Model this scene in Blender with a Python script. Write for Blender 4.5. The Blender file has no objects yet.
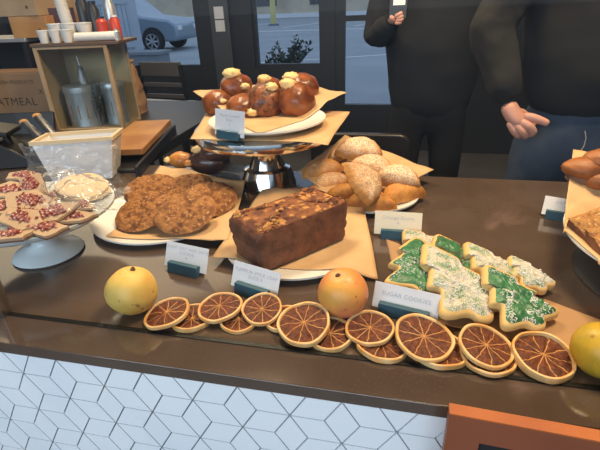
import bpy, math, random
from mathutils import Vector, Matrix, noise, Euler
random.seed(7)
S = bpy.context.scene
COL = S.collection
PI = math.pi
R = math.radians
CT = 0.86                      # height of the pastry counter's top above the floor
# ------------------------------------------------------------------ camera
CAMH = 0.46                    # lens height above the counter top
MX = ((0.97584916, -0.06427468, -0.20877542),
      (0.21516060, 0.44793239, 0.86779173),
      (-0.03774024, 0.89175408, -0.45094383))   # rows: world x,y,z ; columns: right, up, forward
FPX = 445.0
cam_d = bpy.data.cameras.new('camera')
cam = bpy.data.objects.new('camera', cam_d); COL.objects.link(cam)
cam_d.sensor_width = 36; cam_d.lens = FPX * 36 / 600
cam_d.clip_start = 0.02; cam_d.clip_end = 300
mw = Matrix.Identity(4)
for i in range(3):
    mw[i][0] = MX[i][0]; mw[i][1] = MX[i][1]; mw[i][2] = -MX[i][2]
mw[2][3] = CT + CAMH
cam.matrix_world = mw
S.camera = cam
# ------------------------------------------------------------------ light
S.view_settings.view_transform = 'Standard'; S.view_settings.look = 'None'
S.view_settings.gamma = 1; S.view_settings.use_curve_mapping = False
S.view_settings.exposure = 0.5
W = bpy.data.worlds.new('sky'); S.world = W; W.use_nodes = True
wb = W.node_tree.nodes['Background']; wb.inputs[0].default_value = (0.58, 0.70, 0.88, 1); wb.inputs[1].default_value = 0.72

def area(name, loc, size, power, col, aim, sy=None):
    d = bpy.data.lights.new(name, 'AREA'); d.energy = power; d.color = col; d.size = size
    if sy: d.shape = 'RECTANGLE'; d.size_y = sy
    o = bpy.data.objects.new(name, d); COL.objects.link(o); o.location = loc
    o.rotation_euler = (Vector(aim) - Vector(loc)).to_track_quat('-Z', 'Y').to_euler()
    return o
area('ceiling_lamp_light', (0.45, 0.95, 2.60), 0.45, 33, (1.0, 0.71, 0.42), (0.30, 0.95, CT))
area('ceiling_lamp_light', (-0.75, 1.55, 2.60), 0.5, 24, (1.0, 0.75, 0.48), (-0.6, 0.95, CT))
area('ceiling_lamp_light', (-2.45, 3.0, 2.60), 2.0, 22, (1.0, 0.78, 0.52), (-1.6, 1.9, CT))
area('front_window_light', (-0.9, -2.4, 2.25), 3.6, 58, (0.76, 0.88, 1.0), (-0.5, 1.0, 0.6), 0.9)
# ------------------------------------------------------------------ helpers
def on(px, py, z=0.0):
    """where the sight line through a photo pixel meets the level z above the counter top"""
    r = Vector((px - 300, 225 - py, FPX))
    w = Vector([sum(MX[i][k] * r[k] for k in range(3)) for i in range(3)])
    t = (z - CAMH) / w.z
    return Vector((w.x * t, w.y * t, CT + z))
def onY(px, py, Y):
    r = Vector((px - 300, 225 - py, FPX))
    w = Vector([sum(MX[i][k] * r[k] for k in range(3)) for i in range(3)])
    t = Y / w.y
    return Vector((w.x * t, Y, CT + CAMH + w.z * t))
def nz(x, y, z=0, s=1.0, o=3):
    return noise.fractal(Vector((x * s, y * s, z * s)), 0.6, 2.0, o)
def rotm(v):
    return Euler(v).to_matrix()

class MB:
    def __init__(s): s.v = []; s.f = []; s.m = []; s.uv = None
    def add(s, vs, fs, mi=0):
        b = len(s.v); s.v += [Vector(p) for p in vs]
        for f in fs: s.f.append(tuple(b + i for i in f)); s.m.append(mi)
    def box(s, c, d, mi=0, rot=None):
        vs = []
        for k in range(8):
            p = Vector(((k & 1) - .5, ((k >> 1) & 1) - .5, (k >> 2) - .5)); p = Vector((p.x * d[0], p.y * d[1], p.z * d[2]))
            if rot is not None: p = rot @ p
            vs.append(p + Vector(c))
        s.add(vs, [(0, 2, 3, 1), (4, 5, 7, 6), (0, 1, 5, 4), (2, 6, 7, 3), (0, 4, 6, 2), (1, 3, 7, 5)], mi)
        return s
    def bx(s, x0, x1, y0, y1, z0, z1, mi=0):
        return s.box(((x0 + x1) / 2, (y0 + y1) / 2, (z0 + z1) / 2), (x1 - x0, y1 - y0, z1 - z0), mi)
    def grid(s, fn, nu, nv, mi=0, cu=False, cv=False):
        vs = []; fs = []
        NU = nu if cu else nu + 1; NV = nv if cv else nv + 1
        for i in range(NU):
            for j in range(NV): vs.append(fn(i / nu, j / nv))
        for i in range(nu):
            for j in range(nv):
                a = i * NV + j; b = ((i + 1) % NU) * NV + j
                c = ((i + 1) % NU) * NV + (j + 1) % NV; d = i * NV + (j + 1) % NV
                fs.append((a, b, c, d))
        s.add(vs, fs, mi); return s
    def lathe(s, prof, seg=48, c=(0, 0, 0), mi=0, wob=None):
        c = Vector(c); n = len(prof) - 1
        def fn(u, v):
            r, z = prof[round(v * n)]; a = u * 2 * PI
            k = wob(a) if wob else 1
            return c + Vector((r * k * math.cos(a), r * k * math.sin(a), z))
        return s.grid(fn, seg, n, mi, cu=True)
    def tube(s, path, rad, seg=10, mi=0, cap=True, flat=1.0):
        P = [Vector(p) for p in path]; n = len(P)
        if not hasattr(rad, '__len__'): rad = [rad] * n
        rings = []; prev = None
        for i, p in enumerate(P):
            t = (P[min(i + 1, n - 1)] - P[max(i - 1, 0)]).normalized()
            if prev is None:
                up = Vector((0, 0, 1)) if abs(t.z) < .9 else Vector((1, 0, 0))
                x = t.cross(up).normalized()
            else: x = (prev - t * prev.dot(t)).normalized()
            prev = x; y = t.cross(x)
            rings.append([p + (x * math.cos(2 * PI * k / seg) + y * flat * math.sin(2 * PI * k / seg)) * rad[i] for k in range(seg)])
        vs = [q for r in rings for q in r]; fs = []
        for i in range(n - 1):
            for k in range(seg):
                fs.append((i * seg + k, i * seg + (k + 1) % seg, (i + 1) * seg + (k + 1) % seg, (i + 1) * seg + k))
        if cap:
            fs.append(tuple(reversed(range(seg)))); fs.append(tuple((n - 1) * seg + k for k in range(seg)))
        s.add(vs, fs, mi); return s
    def ball(s, c, r, nu=14, nv=8, mi=0, fn=None):
        c = Vector(c); rr = r if hasattr(r, '__len__') else (r, r, r)
        def g(u, v):
            a = u * 2 * PI; b = (v - .5) * PI * .998
            d = Vector((math.cos(a) * math.cos(b), math.sin(a) * math.cos(b), math.sin(b)))
            k = fn(d) if fn else 1
            return c + Vector((d.x * rr[0], d.y * rr[1], d.z * rr[2])) * k
        return s.grid(g, nu, nv, mi, cu=True)
    def build(s, name, mats, parent=None, loc=(0, 0, 0), rot=(0, 0, 0), smooth=40, bevel=0, sub=0, solid=0):
        me = bpy.data.meshes.new(name)
        me.from_pydata([tuple(p) for p in s.v], [], s.f)
        if not isinstance(mats, (list, tuple)): mats = [mats]
        for m in mats: me.materials.append(m)
        for p, i in zip(me.polygons, s.m): p.material_index = i
        if s.uv:
            ul = me.uv_layers.new(name='UVMap')
            for l in me.loops: ul.data[l.index].uv = s.uv(s.v[l.vertex_index])
        me.update()
        if smooth:
            for p in me.polygons: p.use_smooth = True
            if smooth < 180: me.set_sharp_from_angle(angle=R(smooth))
        o = bpy.data.objects.new(name, me); COL.objects.link(o)
        o.location = loc; o.rotation_euler = rot
        if parent: o.parent = parent
        if solid:
            q = o.modifiers.new('thickness', 'SOLIDIFY'); q.thickness = solid; q.offset = 1
        if bevel:
            q = o.modifiers.new('bevel', 'BEVEL'); q.width = bevel; q.segments = 2; q.limit_method = 'ANGLE'
        if sub:
            q = o.modifiers.new('sub', 'SUBSURF'); q.levels = sub; q.render_levels = sub
        return o

def tag(o, label, cat, group=None, kind=None):
    o['label'] = label; o['category'] = cat
    if group: o['group'] = group
    if kind: o['kind'] = kind
    return o
def thing(name, label, cat, loc=(0, 0, 0), rz=0, group=None, rot=None):
    o = bpy.data.objects.new(name, None); COL.objects.link(o); o.empty_display_size = .02
    o.location = loc; o.rotation_euler = rot if rot else (0, 0, rz)
    return tag(o, label, cat, group)
def struct(o):
    o['kind'] = 'structure'; return o
def lettering(parent, text, size, mat, loc, rot, width=None, ext=0.0001):
    cu = bpy.data.curves.new('lettering', 'FONT'); cu.body = text; cu.size = size; cu.align_x = 'CENTER'; cu.align_y = 'CENTER'
    cu.extrude = ext; cu.space_line = 1.05; cu.space_character = 1.1
    t = bpy.data.objects.new('tmp', cu); COL.objects.link(t)
    dg = bpy.context.evaluated_depsgraph_get(); dg.update()
    me = bpy.data.meshes.new_from_object(t.evaluated_get(dg)); me.name = 'lettering'
    bpy.data.objects.remove(t)
    me.materials.clear(); me.materials.append(mat)
    o = bpy.data.objects.new('lettering', me); COL.objects.link(o); o.parent = parent
    o.location = loc; o.rotation_euler = rot
    return o

# ------------------------------------------------------------------ materials
def mat(name, col, rough=.5, metal=0, var=None, bump=None, spec=.5, coat=0, speck=None, dust=None, sss=0):
    m = bpy.data.materials.new(name); m.use_nodes = True
    nt = m.node_tree; N = nt.nodes; L = nt.links; b = N['Principled BSDF']
    b.inputs['Roughness'].default_value = rough; b.inputs['Metallic'].default_value = metal
    b.inputs['Specular IOR Level'].default_value = spec; b.inputs['Coat Weight'].default_value = coat
    b.inputs['Coat Roughness'].default_value = .12
    b.inputs['Base Color'].default_value = (*col, 1)
    if sss:
        b.inputs['Subsurface Weight'].default_value = sss; b.inputs['Subsurface Radius'].default_value = (.01, .005, .003); b.inputs['Subsurface Scale'].default_value = .5
    tc = N.new('ShaderNodeTexCoord'); out = None
    def ns(scale, detail=4, vec=None):
        n = N.new('ShaderNodeTexNoise'); n.inputs['Scale'].default_value = scale; n.inputs['Detail'].default_value = detail
        L.new(tc.outputs['Object'], n.inputs['Vector']); return n
    if var:
        scale, c2, lo, hi = var
        n = ns(scale); r = N.new('ShaderNodeMapRange'); r.inputs['From Min'].default_value = lo; r.inputs['From Max'].default_value = hi
        L.new(n.outputs['Fac'], r.inputs['Value'])
        x = N.new('ShaderNodeMix'); x.data_type = 'RGBA'; x.inputs[6].default_value = (*col, 1); x.inputs[7].default_value = (*c2, 1)
        L.new(r.outputs['Result'], x.inputs[0]); out = x.outputs[2]
    if speck:
        scale, c2, lo, hi = speck
        n = ns(scale, 2); r = N.new('ShaderNodeMapRange'); r.inputs['From Min'].default_value = lo; r.inputs['From Max'].default_value = hi
        L.new(n.outputs['Fac'], r.inputs['Value'])
        x = N.new('ShaderNodeMix'); x.data_type = 'RGBA'; x.inputs[6].default_value = (*col, 1); x.inputs[7].default_value = (*c2, 1)
        if out: L.new(out, x.inputs[6])
        L.new(r.outputs['Result'], x.inputs[0]); out = x.outputs[2]
    if dust:                                              # powdered sugar lies on the crown, the baked edge stays bare
        c2, lo, hi = dust
        sp = N.new('ShaderNodeSeparateXYZ'); L.new(tc.outputs['Object'], sp.inputs[0]); n = ns(55, 5)
        ad = N.new('ShaderNodeMath'); ad.operation = 'MULTIPLY_ADD'; ad.inputs[1].default_value = .028; L.new(n.outputs['Fac'], ad.inputs[0]); L.new(sp.outputs[2], ad.inputs[2])
        r = N.new('ShaderNodeMapRange'); r.inputs['From Min'].default_value = lo; r.inputs['From Max'].default_value = hi; L.new(ad.outputs[0], r.inputs['Value'])
        n3 = ns(330, 3); r3 = N.new('ShaderNodeMapRange'); r3.inputs['From Min'].default_value = .40; r3.inputs['From Max'].default_value = .56; r3.inputs['To Min'].default_value = .12; L.new(n3.outputs['Fac'], r3.inputs['Value'])
        ml = N.new('ShaderNodeMath'); ml.operation = 'MULTIPLY'; L.new(r.outputs[0], ml.inputs[0]); L.new(r3.outputs[0], ml.inputs[1])
        x = N.new('ShaderNodeMix'); x.data_type = 'RGBA'; x.inputs[6].default_value = (*col, 1); x.inputs[7].default_value = (*c2, 1)
        if out: L.new(out, x.inputs[6])
        L.new(ml.outputs[0], x.inputs[0]); out = x.outputs[2]
    if out: L.new(out, b.inputs['Base Color'])
    if bump:
        n = ns(bump[0], 5); q = N.new('ShaderNodeBump'); q.inputs['Strength'].default_value = bump[1]; q.inputs['Distance'].default_value = bump[2] if len(bump) > 2 else .003
        L.new(n.outputs['Fac'], q.inputs['Height']); L.new(q.outputs['Normal'], b.inputs['Normal'])
    return m
def clear(name, tint=(1, 1, 1), rough=.02, ior=1.45, haze=0.0, hazecol=(.8, .8, .8), bump=None):
    m = bpy.data.materials.new(name); m.use_nodes = True
    nt = m.node_tree; N = nt.nodes; L = nt.links
    for n in list(N): N.remove(n)
    o = N.new('ShaderNodeOutputMaterial'); t = N.new('ShaderNodeBsdfTransparent'); g = N.new('ShaderNodeBsdfGlossy'); fr = N.new('ShaderNodeFresnel'); mx = N.new('ShaderNodeMixShader')
    t.inputs[0].default_value = (*tint, 1); g.inputs['Roughness'].default_value = rough; fr.inputs[0].default_value = ior
    src = t.outputs[0]
    if haze:
        d = N.new('ShaderNodeBsdfDiffuse'); d.inputs[0].default_value = (*hazecol, 1); m2 = N.new('ShaderNodeMixShader'); m2.inputs[0].default_value = haze
        L.new(t.outputs[0], m2.inputs[1]); L.new(d.outputs[0], m2.inputs[2]); src = m2.outputs[0]
    if bump:
        tc = N.new('ShaderNodeTexCoord'); n = N.new('ShaderNodeTexNoise'); n.inputs['Scale'].default_value = bump[0]; q = N.new('ShaderNodeBump'); q.inputs['Strength'].default_value = bump[1]; q.inputs['Distance'].default_value = .004
        L.new(tc.outputs['Object'], n.inputs['Vector']); L.new(n.outputs['Fac'], q.inputs['Height']); L.new(q.outputs['Normal'], g.inputs['Normal']); L.new(q.outputs['Normal'], fr.inputs['Normal'])
    ge = N.new('ShaderNodeNewGeometry'); ff = N.new('ShaderNodeMath'); ff.operation = 'MULTIPLY_ADD'; ff.inputs[1].default_value = -1; ff.inputs[2].default_value = 1
    L.new(ge.outputs['Backfacing'], ff.inputs[0]); fm = N.new('ShaderNodeMath'); fm.operation = 'MULTIPLY'; L.new(fr.outputs[0], fm.inputs[0]); L.new(ff.outputs[0], fm.inputs[1])   # only the outer face mirrors: no total reflection inside the pane
    L.new(fm.outputs[0], mx.inputs[0]); L.new(src, mx.inputs[1]); L.new(g.outputs[0], mx.inputs[2]); L.new(mx.outputs[0], o.inputs[0])
    return m
def flesh_mat():
    """segments of a dried citrus slice: membranes radiate from the pith; uv runs -1..1 over the slice"""
    m = bpy.data.materials.new('dried_orange_flesh'); m.use_nodes = True
    nt = m.node_tree; N = nt.nodes; L = nt.links; b = N['Principled BSDF']
    b.inputs['Roughness'].default_value = .62; b.inputs['Specular IOR Level'].default_value = .3
    uv = N.new('ShaderNodeUVMap'); sp = N.new('ShaderNodeSeparateXYZ'); L.new(uv.outputs[0], sp.inputs[0])
    def mth(op, a, b_=None, c=None):
        n = N.new('ShaderNodeMath'); n.operation = op
        for i, x in enumerate((a, b_, c)):
            if x is None: continue
            if isinstance(x, (int, float)): n.inputs[i].default_value = x
            else: L.new(x, n.inputs[i])
        return n.outputs[0]
    at_ = mth('ARCTAN2', sp.outputs[1], sp.outputs[0])
    ln = N.new('ShaderNodeVectorMath'); ln.operation = 'LENGTH'; L.new(uv.outputs[0], ln.inputs[0]); rad = ln.outputs['Value']
    tc = N.new('ShaderNodeTexCoord'); nn = N.new('ShaderNodeTexNoise'); nn.inputs['Scale'].default_value = 70; L.new(tc.outputs['Object'], nn.inputs['Vector'])
    wob = mth('MULTIPLY', mth('SUBTRACT', nn.outputs['Fac'], .5), .55)
    oi = N.new('ShaderNodeObjectInfo')
    a2 = mth('ADD', mth('ADD', mth('MULTIPLY', at_, 10 / (2 * PI)), wob), mth('MULTIPLY', oi.outputs['Random'], 5))
    dist = mth('ABSOLUTE', mth('SUBTRACT', mth('FRACT', a2), .5))       # .5 at a membrane
    w = mth('MULTIPLY', mth('SUBTRACT', .5, dist), rad)                   # small near a membrane or near the pith
    r = N.new('ShaderNodeMapRange'); r.inputs['From Min'].default_value = .002; r.inputs['From Max'].default_value = .036; L.new(w, r.inputs['Value'])
    c1 = N.new('ShaderNodeMix'); c1.data_type = 'RGBA'; c1.inputs[6].default_value = (.60, .30, .10, 1)
    c0 = N.new('ShaderNodeMix'); c0.data_type = 'RGBA'; c0.inputs[6].default_value = (.055, .014, .008, 1); c0.inputs[7].default_value = (.19, .052, .018, 1)
    n2 = N.new('ShaderNodeTexNoise'); n2.inputs['Scale'].default_value = 160; n2.inputs['Detail'].default_value = 5; L.new(tc.outputs['Object'], n2.inputs['Vector'])
    r2 = N.new('ShaderNodeMapRange'); r2.inputs['From Min'].default_value = .35; r2.inputs['From Max'].default_value = .7; L.new(n2.outputs['Fac'], r2.inputs['Value'])
    L.new(r2.outputs[0], c0.inputs[0]); L.new(c0.outputs[2], c1.inputs[7]); L.new(r.outputs[0], c1.inputs[0])
    L.new(c1.outputs[2], b.inputs['Base Color'])
    q = N.new('ShaderNodeBump'); q.inputs['Strength'].default_value = .6; q.inputs['Distance'].default_value = .002; L.new(n2.outputs['Fac'], q.inputs['Height']); L.new(q.outputs[0], b.inputs['Normal'])
    return m

M_top = mat('brown_quartz', (.078, .053, .039), .10, spec=.85, var=(9, (.098, .068, .050), .4, .65), speck=(300, (.12, .085, .063), .60, .75))
M_tile = mat('glazed_white_tile', (.86, .90, .92), .22, var=(6, (.76, .83, .88), .4, .7))
M_grout = mat('grey_grout', (.20, .21, .225), .85)
M_dark = mat('dark_slate_paint', (.026, .03, .036), .5)
M_greypost = mat('grey_post_paint', (.075, .088, .10), .5)
M_floor = mat('concrete_floor', (.12, .115, .112), .45, var=(3, (.15, .145, .14), .4, .6))
M_wall = mat('wall_paint', (.10, .095, .09), .8)
M_ceil = mat('ceiling_paint', (.30, .28, .26), .9)
M_glass = clear('case_glass', (.925, .94, .94), .015, 1.45)
M_pane = clear('window_glass', (.93, .96, 1), .02, 1.45)
M_chan = mat('black_channel', (.012, .013, .013), .25)
M_steel = mat('brushed_steel', (.55, .55, .55), .25, 1)
M_silver = mat('polished_silver', (.72, .71, .69), .12, 1, bump=(60, .05, .001))
M_white = mat('white_glaze', (.80, .80, .78), .18)
M_cool = mat('pale_enamel', (.66, .74, .77), .22)
M_parch = mat('parchment', (.66, .43, .22), .65, var=(14, (.56, .35, .17), .4, .7), bump=(40, .25, .002))
M_parch2 = mat('pale_parchment', (.62, .50, .37), .6, bump=(40, .25, .002))
M_kraft = mat('kraft_paper', (.42, .25, .125), .7, var=(10, (.36, .21, .10), .4, .7), bump=(60, .15, .001))
M_card = mat('card_stock', (.84, .84, .86), .6)
M_cream = mat('cream_card', (.80, .72, .55), .6)
M_ink = mat('grey_ink', (.50, .50, .54), .7)
M_teal = mat('teal_block', (.022, .085, .125), .45, bump=(200, .1, .001))
M_rind = mat('dried_rind', (.66, .29, .06), .5, var=(26, (.80, .55, .26), .35, .65), bump=(150, .3, .001))
M_flesh = flesh_mat()
M_cookie = mat('oat_cookie', (.36, .155, .045), .8, var=(55, (.17, .06, .018), .45, .62), speck=(150, (.50, .27, .10), .56, .68), bump=(220, .9, .003))
M_loaf = mat('loaf_crust', (.19, .072, .036), .6, var=(40, (.10, .034, .018), .4, .65), bump=(180, .8, .003))
M_crumb = mat('streusel', (.27, .095, .030), .75, var=(45, (.12, .036, .016), .42, .58), speck=(58, (.56, .27, .075), .56, .64), bump=(160, .8, .003))
M_bun = mat('glazed_bun', (.30, .085, .018), .36, var=(22, (.09, .02, .006), .4, .66), coat=.15, bump=(60, .5, .003))
M_swirl = mat('cinnamon_bun', (.25, .075, .02), .4, var=(60, (.07, .018, .006), .42, .6), coat=.1, bump=(90, .8, .003))
M_frost = mat('custard_cream', (.78, .55, .24), .5, bump=(90, .4, .002))
M_gold = mat('golden_pastry', (.56, .23, .045), .4, var=(30, (.30, .09, .018), .45, .7), coat=.3, bump=(80, .3, .002))
M_choc = mat('burnt_pastry', (.060, .028, .024), .35, var=(25, (.13, .05, .03), .5, .75), coat=.4, bump=(80, .3, .002))
M_scone = mat('sugared_pastry', (.50, .225, .052), .75, var=(30, (.36, .135, .03), .45, .68), dust=((.80, .68, .50), .030, .052), bump=(160, .6, .002))
M_scone2 = mat('golden_crust', (.54, .235, .045), .7, var=(30, (.38, .14, .026), .45, .65), dust=((.66, .46, .24), .042, .070), bump=(160, .6, .002))
M_short = mat('sugar_cookie', (.70, .47, .18), .7, bump=(120, .3, .001))
M_green = mat('green_icing', (.045, .20, .085), .42, var=(50, (.025, .12, .055), .4, .65), bump=(90, .7, .003))
M_wicing = mat('white_icing', (.66, .60, .50), .5, var=(70, (.22, .30, .18), .58, .70), bump=(200, .9, .003))
M_icemix = mat('thin_green_white_icing', (.20, .30, .17), .5, var=(45, (.56, .52, .42), .42, .55), bump=(120, .7, .003))
M_sprk = mat('white_nonpareils', (.76, .74, .68), .5)
M_rsprk = mat('red_brown_sprinkles', (.22, .05, .03), .5)
M_apple = mat('yellow_apple_skin', (.72, .50, .12), .5, var=(20, (.66, .34, .06), .45, .75), speck=(60, (.36, .13, .03), .64, .72), bump=(25, .15, .002))
M_gf = mat('grapefruit_skin', (.74, .37, .07), .42, var=(12, (.70, .22, .09), .42, .62), speck=(90, (.42, .12, .03), .66, .72), bump=(260, .25, .001))
M_pear = mat('green_gold_skin', (.60, .36, .03), .4, var=(14, (.36, .30, .03), .45, .66), speck=(45, (.25, .09, .02), .64, .72), bump=(25, .15, .002))
M_stem = mat('brown_stem', (.10, .05, .025), .8)
M_bark = mat('white_bark', (.52, .37, .235), .5, bump=(60, .3, .002))
M_barkc = mat('chocolate_layer', (.20, .10, .06), .5)
M_pepp = mat('red_peppermint', (.27, .055, .045), .5, var=(160, (.70, .45, .38), .5, .62))
M_wrap = clear('plastic_wrap', (.97, .97, .98), .12, 1.5, haze=.10, hazecol=(.9, .9, .9), bump=(38, 1.0))
M_pale = mat('pale_shortbread', (.74, .58, .36), .7, bump=(90, .3, .002))
M_bag = mat('glassine', (.80, .79, .77), .35, bump=(25, .3, .004))
M_wood = mat('honey_wood', (.46, .235, .075), .5, var=(7, (.34, .15, .045), .4, .6), bump=(30, .1, .001))
M_pine = mat('pine_crate', (.52, .27, .085), .6, var=(6, (.42, .20, .06), .4, .6))
M_palewood = mat('pale_wood', (.45, .31, .17), .6, var=(8, (.38, .25, .13), .4, .6))
M_black = mat('black_plastic', (.012, .012, .013), .4)
M_cardb = mat('cardboard', (.30, .175, .09), .85, var=(5, (.26, .15, .075), .4, .6))
M_print = mat('dark_print', (.07, .035, .02), .85)
M_tin = mat('dull_tin', (.55, .57, .59), .38, .7)
M_casing = clear('case_front', (.9, .93, .93), .03, 1.45)
M_casein = mat('case_back', (.48, .36, .20), .7)
M_cup = mat('paper_cup', (.74, .72, .68), .6)
M_red = mat('red_plastic', (.50, .05, .025), .4)
M_pbag = mat('brown_paper_bag', (.33, .19, .10), .8, bump=(15, .5, .01))
M_hood = mat('charcoal_hoodie', (.011, .011, .010), .95)
M_jeans = mat('blue_denim', (.030, .048, .085), .9, var=(14, (.055, .075, .11), .45, .7), bump=(300, .3, .001))
M_skin = mat('skin', (.60, .31, .23), .5, sss=.1)
M_hair = mat('dark_hair', (.02, .013, .01), .6)
M_coat2 = mat('dark_jacket', (.009, .011, .014), .9)
M_thread = mat('pale_thread', (.45, .42, .36), .8)
M_shoe = mat('black_shoe', (.015, .015, .015), .5)
M_orange = mat('stained_frame', (.48, .13, .028), .45, var=(9, (.36, .085, .02), .4, .65), speck=(25, (.20, .05, .015), .68, .74))
M_frameface = mat('reddish_stile', (.26, .075, .032), .5, var=(8, (.21, .06, .025), .4, .6))
M_slatebd = mat('chalkboard', (.012, .012, .013), .7)
M_asph = mat('asphalt', (.30, .335, .37), .9, var=(.6, (.36, .40, .43), .4, .7))
M_line = mat('white_line', (.75, .78, .8), .8)
M_beige = mat('beige_facade', (.55, .48, .36), .9, var=(.5, (.42, .36, .27), .5, .7))
M_car = mat('silver_blue_paint', (.30, .38, .46), .3, .4)
M_carglass = mat('tinted_glass', (.03, .04, .05), .1)
M_tyre = mat('tyre', (.02, .02, .02), .8)
M_alloy = mat('alloy', (.45, .47, .5), .35, 1)
M_rail = mat('pale_blue_fence', (.42, .48, .55), .7)
M_planter = mat('concrete_ledge', (.20, .23, .26), .8)
M_leaf = mat('dark_leaf', (.035, .06, .045), .6, var=(8, (.06, .09, .06), .4, .6))
M_yellow = mat('yellow_pole_paint', (.62, .55, .22), .6)
M_tabletop = mat('pale_table_top', (.50, .54, .58), .35)

# ------------------------------------------------------------------ setting: room
YW = 4.2
struct(MB().bx(-4.0, 3.2, -3.0, YW + .1, -.1, 0).build('floor', M_floor))
struct(MB().bx(-4.0, 3.2, -3.0, YW + .1, 2.85, 2.95).build('ceiling', M_ceil))
struct(MB().bx(-4.1, -4.0, -3.0, YW + .1, 0, 2.85).build('wall_left', M_wall))
struct(MB().bx(3.2, 3.3, -3.0, YW + .1, 0, 2.85).build('wall_right', M_wall))
wbk = MB()
def wb_(x0, x1, z0, z1, mi=0, y0=YW, y1=YW + .1): wbk.bx(x0, x1, y0, y1, z0, z1, mi)
zs = CT - .092; zt = 2.35
wb_(-4.0, -3.4, 0, 2.85); wb_(-3.4, -1.91, 0, zs); wb_(-3.4, -1.91, zt, 2.85)
wb_(-1.91, -1.375, 0, 2.85)
wb_(-1.375, -.738, 0, zs); wb_(-1.375, -.738, zt, 2.85); wb_(-.738, -.622, 0, 2.85)
wb_(-.622, .55, zt, 2.85); wb_(.55, 3.2, 0, 2.85)
struct(wbk.build('wall_back', M_dark, smooth=0))
struct(MB().bx(-1.76, -1.58, YW - .03, YW, 0, 2.6).build('trim_1', M_greypost, smooth=0))
def window(name, x0, x1, z0, z1, bar=None):
    t = bpy.data.objects.new(name, None); COL.objects.link(t); t.location = ((x0 + x1) / 2, YW, z0); t['kind'] = 'structure'
    w = (x1 - x0) / 2; hgt = z1 - z0; fr = MB(); b = .028
    fr.bx(-w, -w + b, .02, .08, 0, hgt); fr.bx(w - b, w, .02, .08, 0, hgt); fr.bx(-w + b, w - b, .02, .08, 0, b); fr.bx(-w + b, w - b, .02, .08, hgt - b, hgt)
    if bar: fr.bx(-w + b, w - b, .02, .08, bar - z0 - .03, bar - z0 + .03)
    fr.build('window_frame', M_dark, t, smooth=0)
    MB().bx(-w + b, w - b, .046, .052, b, hgt - b).build('pane', M_pane, t, smooth=0)
    return t
window('window_1', -3.4, -1.91, zs, zt)
window('window_2', -1.375, -.738, zs, zt)
d1 = bpy.data.objects.new('door_1', None); COL.objects.link(d1); d1.location = (-.036, YW, 0); d1['kind'] = 'structure'
MB().bx(-.586, .586, .01, .07, 0.01, CT - .43).bx(-.586, -.50, .01, .07, CT - .43, zt).bx(.50, .586, .01, .07, CT - .43, zt).bx(-.5, .5, .01, .07, zt - .1, zt).bx(-.5, .5, .01, .07, CT + .28, CT + .325).build('door_frame', M_dark, d1, smooth=0)
MB().bx(-.5, .5, .036, .042, CT - .43, zt - .1).build('pane', M_pane, d1, smooth=0)
sgn = thing('notice', 'small white notice with two panels stuck high on the grey post between the windows', 'sign', (-1.67, YW - .032, CT + .33))
MB().bx(-.045, .045, -.002, 0, .005, .105).build('panel', M_card, sgn, smooth=0)
MB().bx(-.045, .045, -.002, 0, -.10, -.005).build('panel', M_card, sgn, smooth=0)

# ------------------------------------------------------------------ outside
GZ = -.08
g = MB(); g.bx(-90, 70, YW + .1, 130, GZ - .1, GZ); g.bx(-90, 70, -60, -3.0, GZ - .1, GZ)
for k in range(9):                                     # painted bays
    x = -24 + k * 4.2
    g.add([(x, 27, GZ + .004), (x + .16, 27, GZ + .004), (x + 2.3, 34, GZ + .004), (x + 2.1, 34, GZ + .004)], [(0, 1, 2, 3)], 1)
g.add([(-40, 24.2, GZ + .004), (20, 24.2, GZ + .004), (20, 24.6, GZ + .004), (-40, 24.6, GZ + .004)], [(0, 1, 2, 3)], 1)
g.add([(-9, 9, GZ + .004), (1.5, 13.8, GZ + .004), (1.5, 13.95, GZ + .004), (-9, 9.12, GZ + .004)], [(0, 1, 2, 3)], 1)
struct(g.build('ground', [M_asph, M_line], smooth=0))
bld = thing('shop_building', 'long beige building across the parking lot behind the glass door', 'building', (-6, 44, GZ))
MB().bx(-50, 40, 0, 8, 0, 9).build('wall', M_beige, bld, smooth=0)
MB().bx(-50, 40, -.25, 0, 0, .35).build('kerb', M_line, bld, smooth=0)
for k in range(5):
    f_ = MB().bx(-14 + k * 5.6, -11.5 + k * 5.6, -.06, 0, 1.0, 3.2).build('shop_window', M_carglass, bld, smooth=0)
for i, (x, lab) in enumerate([(273, 'pale yellow bollard post standing at the left edge of the parking lot view')]):
    p = onY(x, 12, 30)
    b_ = thing('bollard', lab, 'bollard', (p.x, 30, GZ))
    MB().tube([(0, 0, 0), (0, 0, 3.2)], .18, 12).build('post', M_yellow, b_)
    MB().tube([(0, 0, 0), (0, 0, .12)], .34, 12).build('base', M_planter, b_)
# car
car = thing('parked_car', 'silver blue parked car seen through the left window beyond the chair', 'car', (-9.75, 15.6, GZ))
prof = [(-2.3, .35), (-2.32, .75), (-2.2, .98), (-1.95, 1.02), (-1.35, 1.62), (-.2, 1.72), (.35, 1.66), (1.05, 1.12), (2.05, .98), (2.3, .82), (2.32, .45), (2.2, .32)]
def prism(mb, pr, y0, y1, mi=0, inset=None):
    n = len(pr); vs = [(x, y0, z) for x, z in pr] + [(x, y1, z) for x, z in pr]
    fs = [(i, (i + 1) % n, n + (i + 1) % n, n + i) for i in range(n)] + [tuple(reversed(range(n))), tuple(range(n, 2 * n))]
    mb.add(vs, fs, mi); return mb
prism(MB(), prof, -.88, .88).build('body', M_car, car, bevel=.07)
prism(MB(), [(-1.55, 1.06), (-1.2, 1.54), (-.25, 1.6), (.3, 1.55), (.85, 1.12)], -.895, .895).build('side_window', M_carglass, car, smooth=0)
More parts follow.
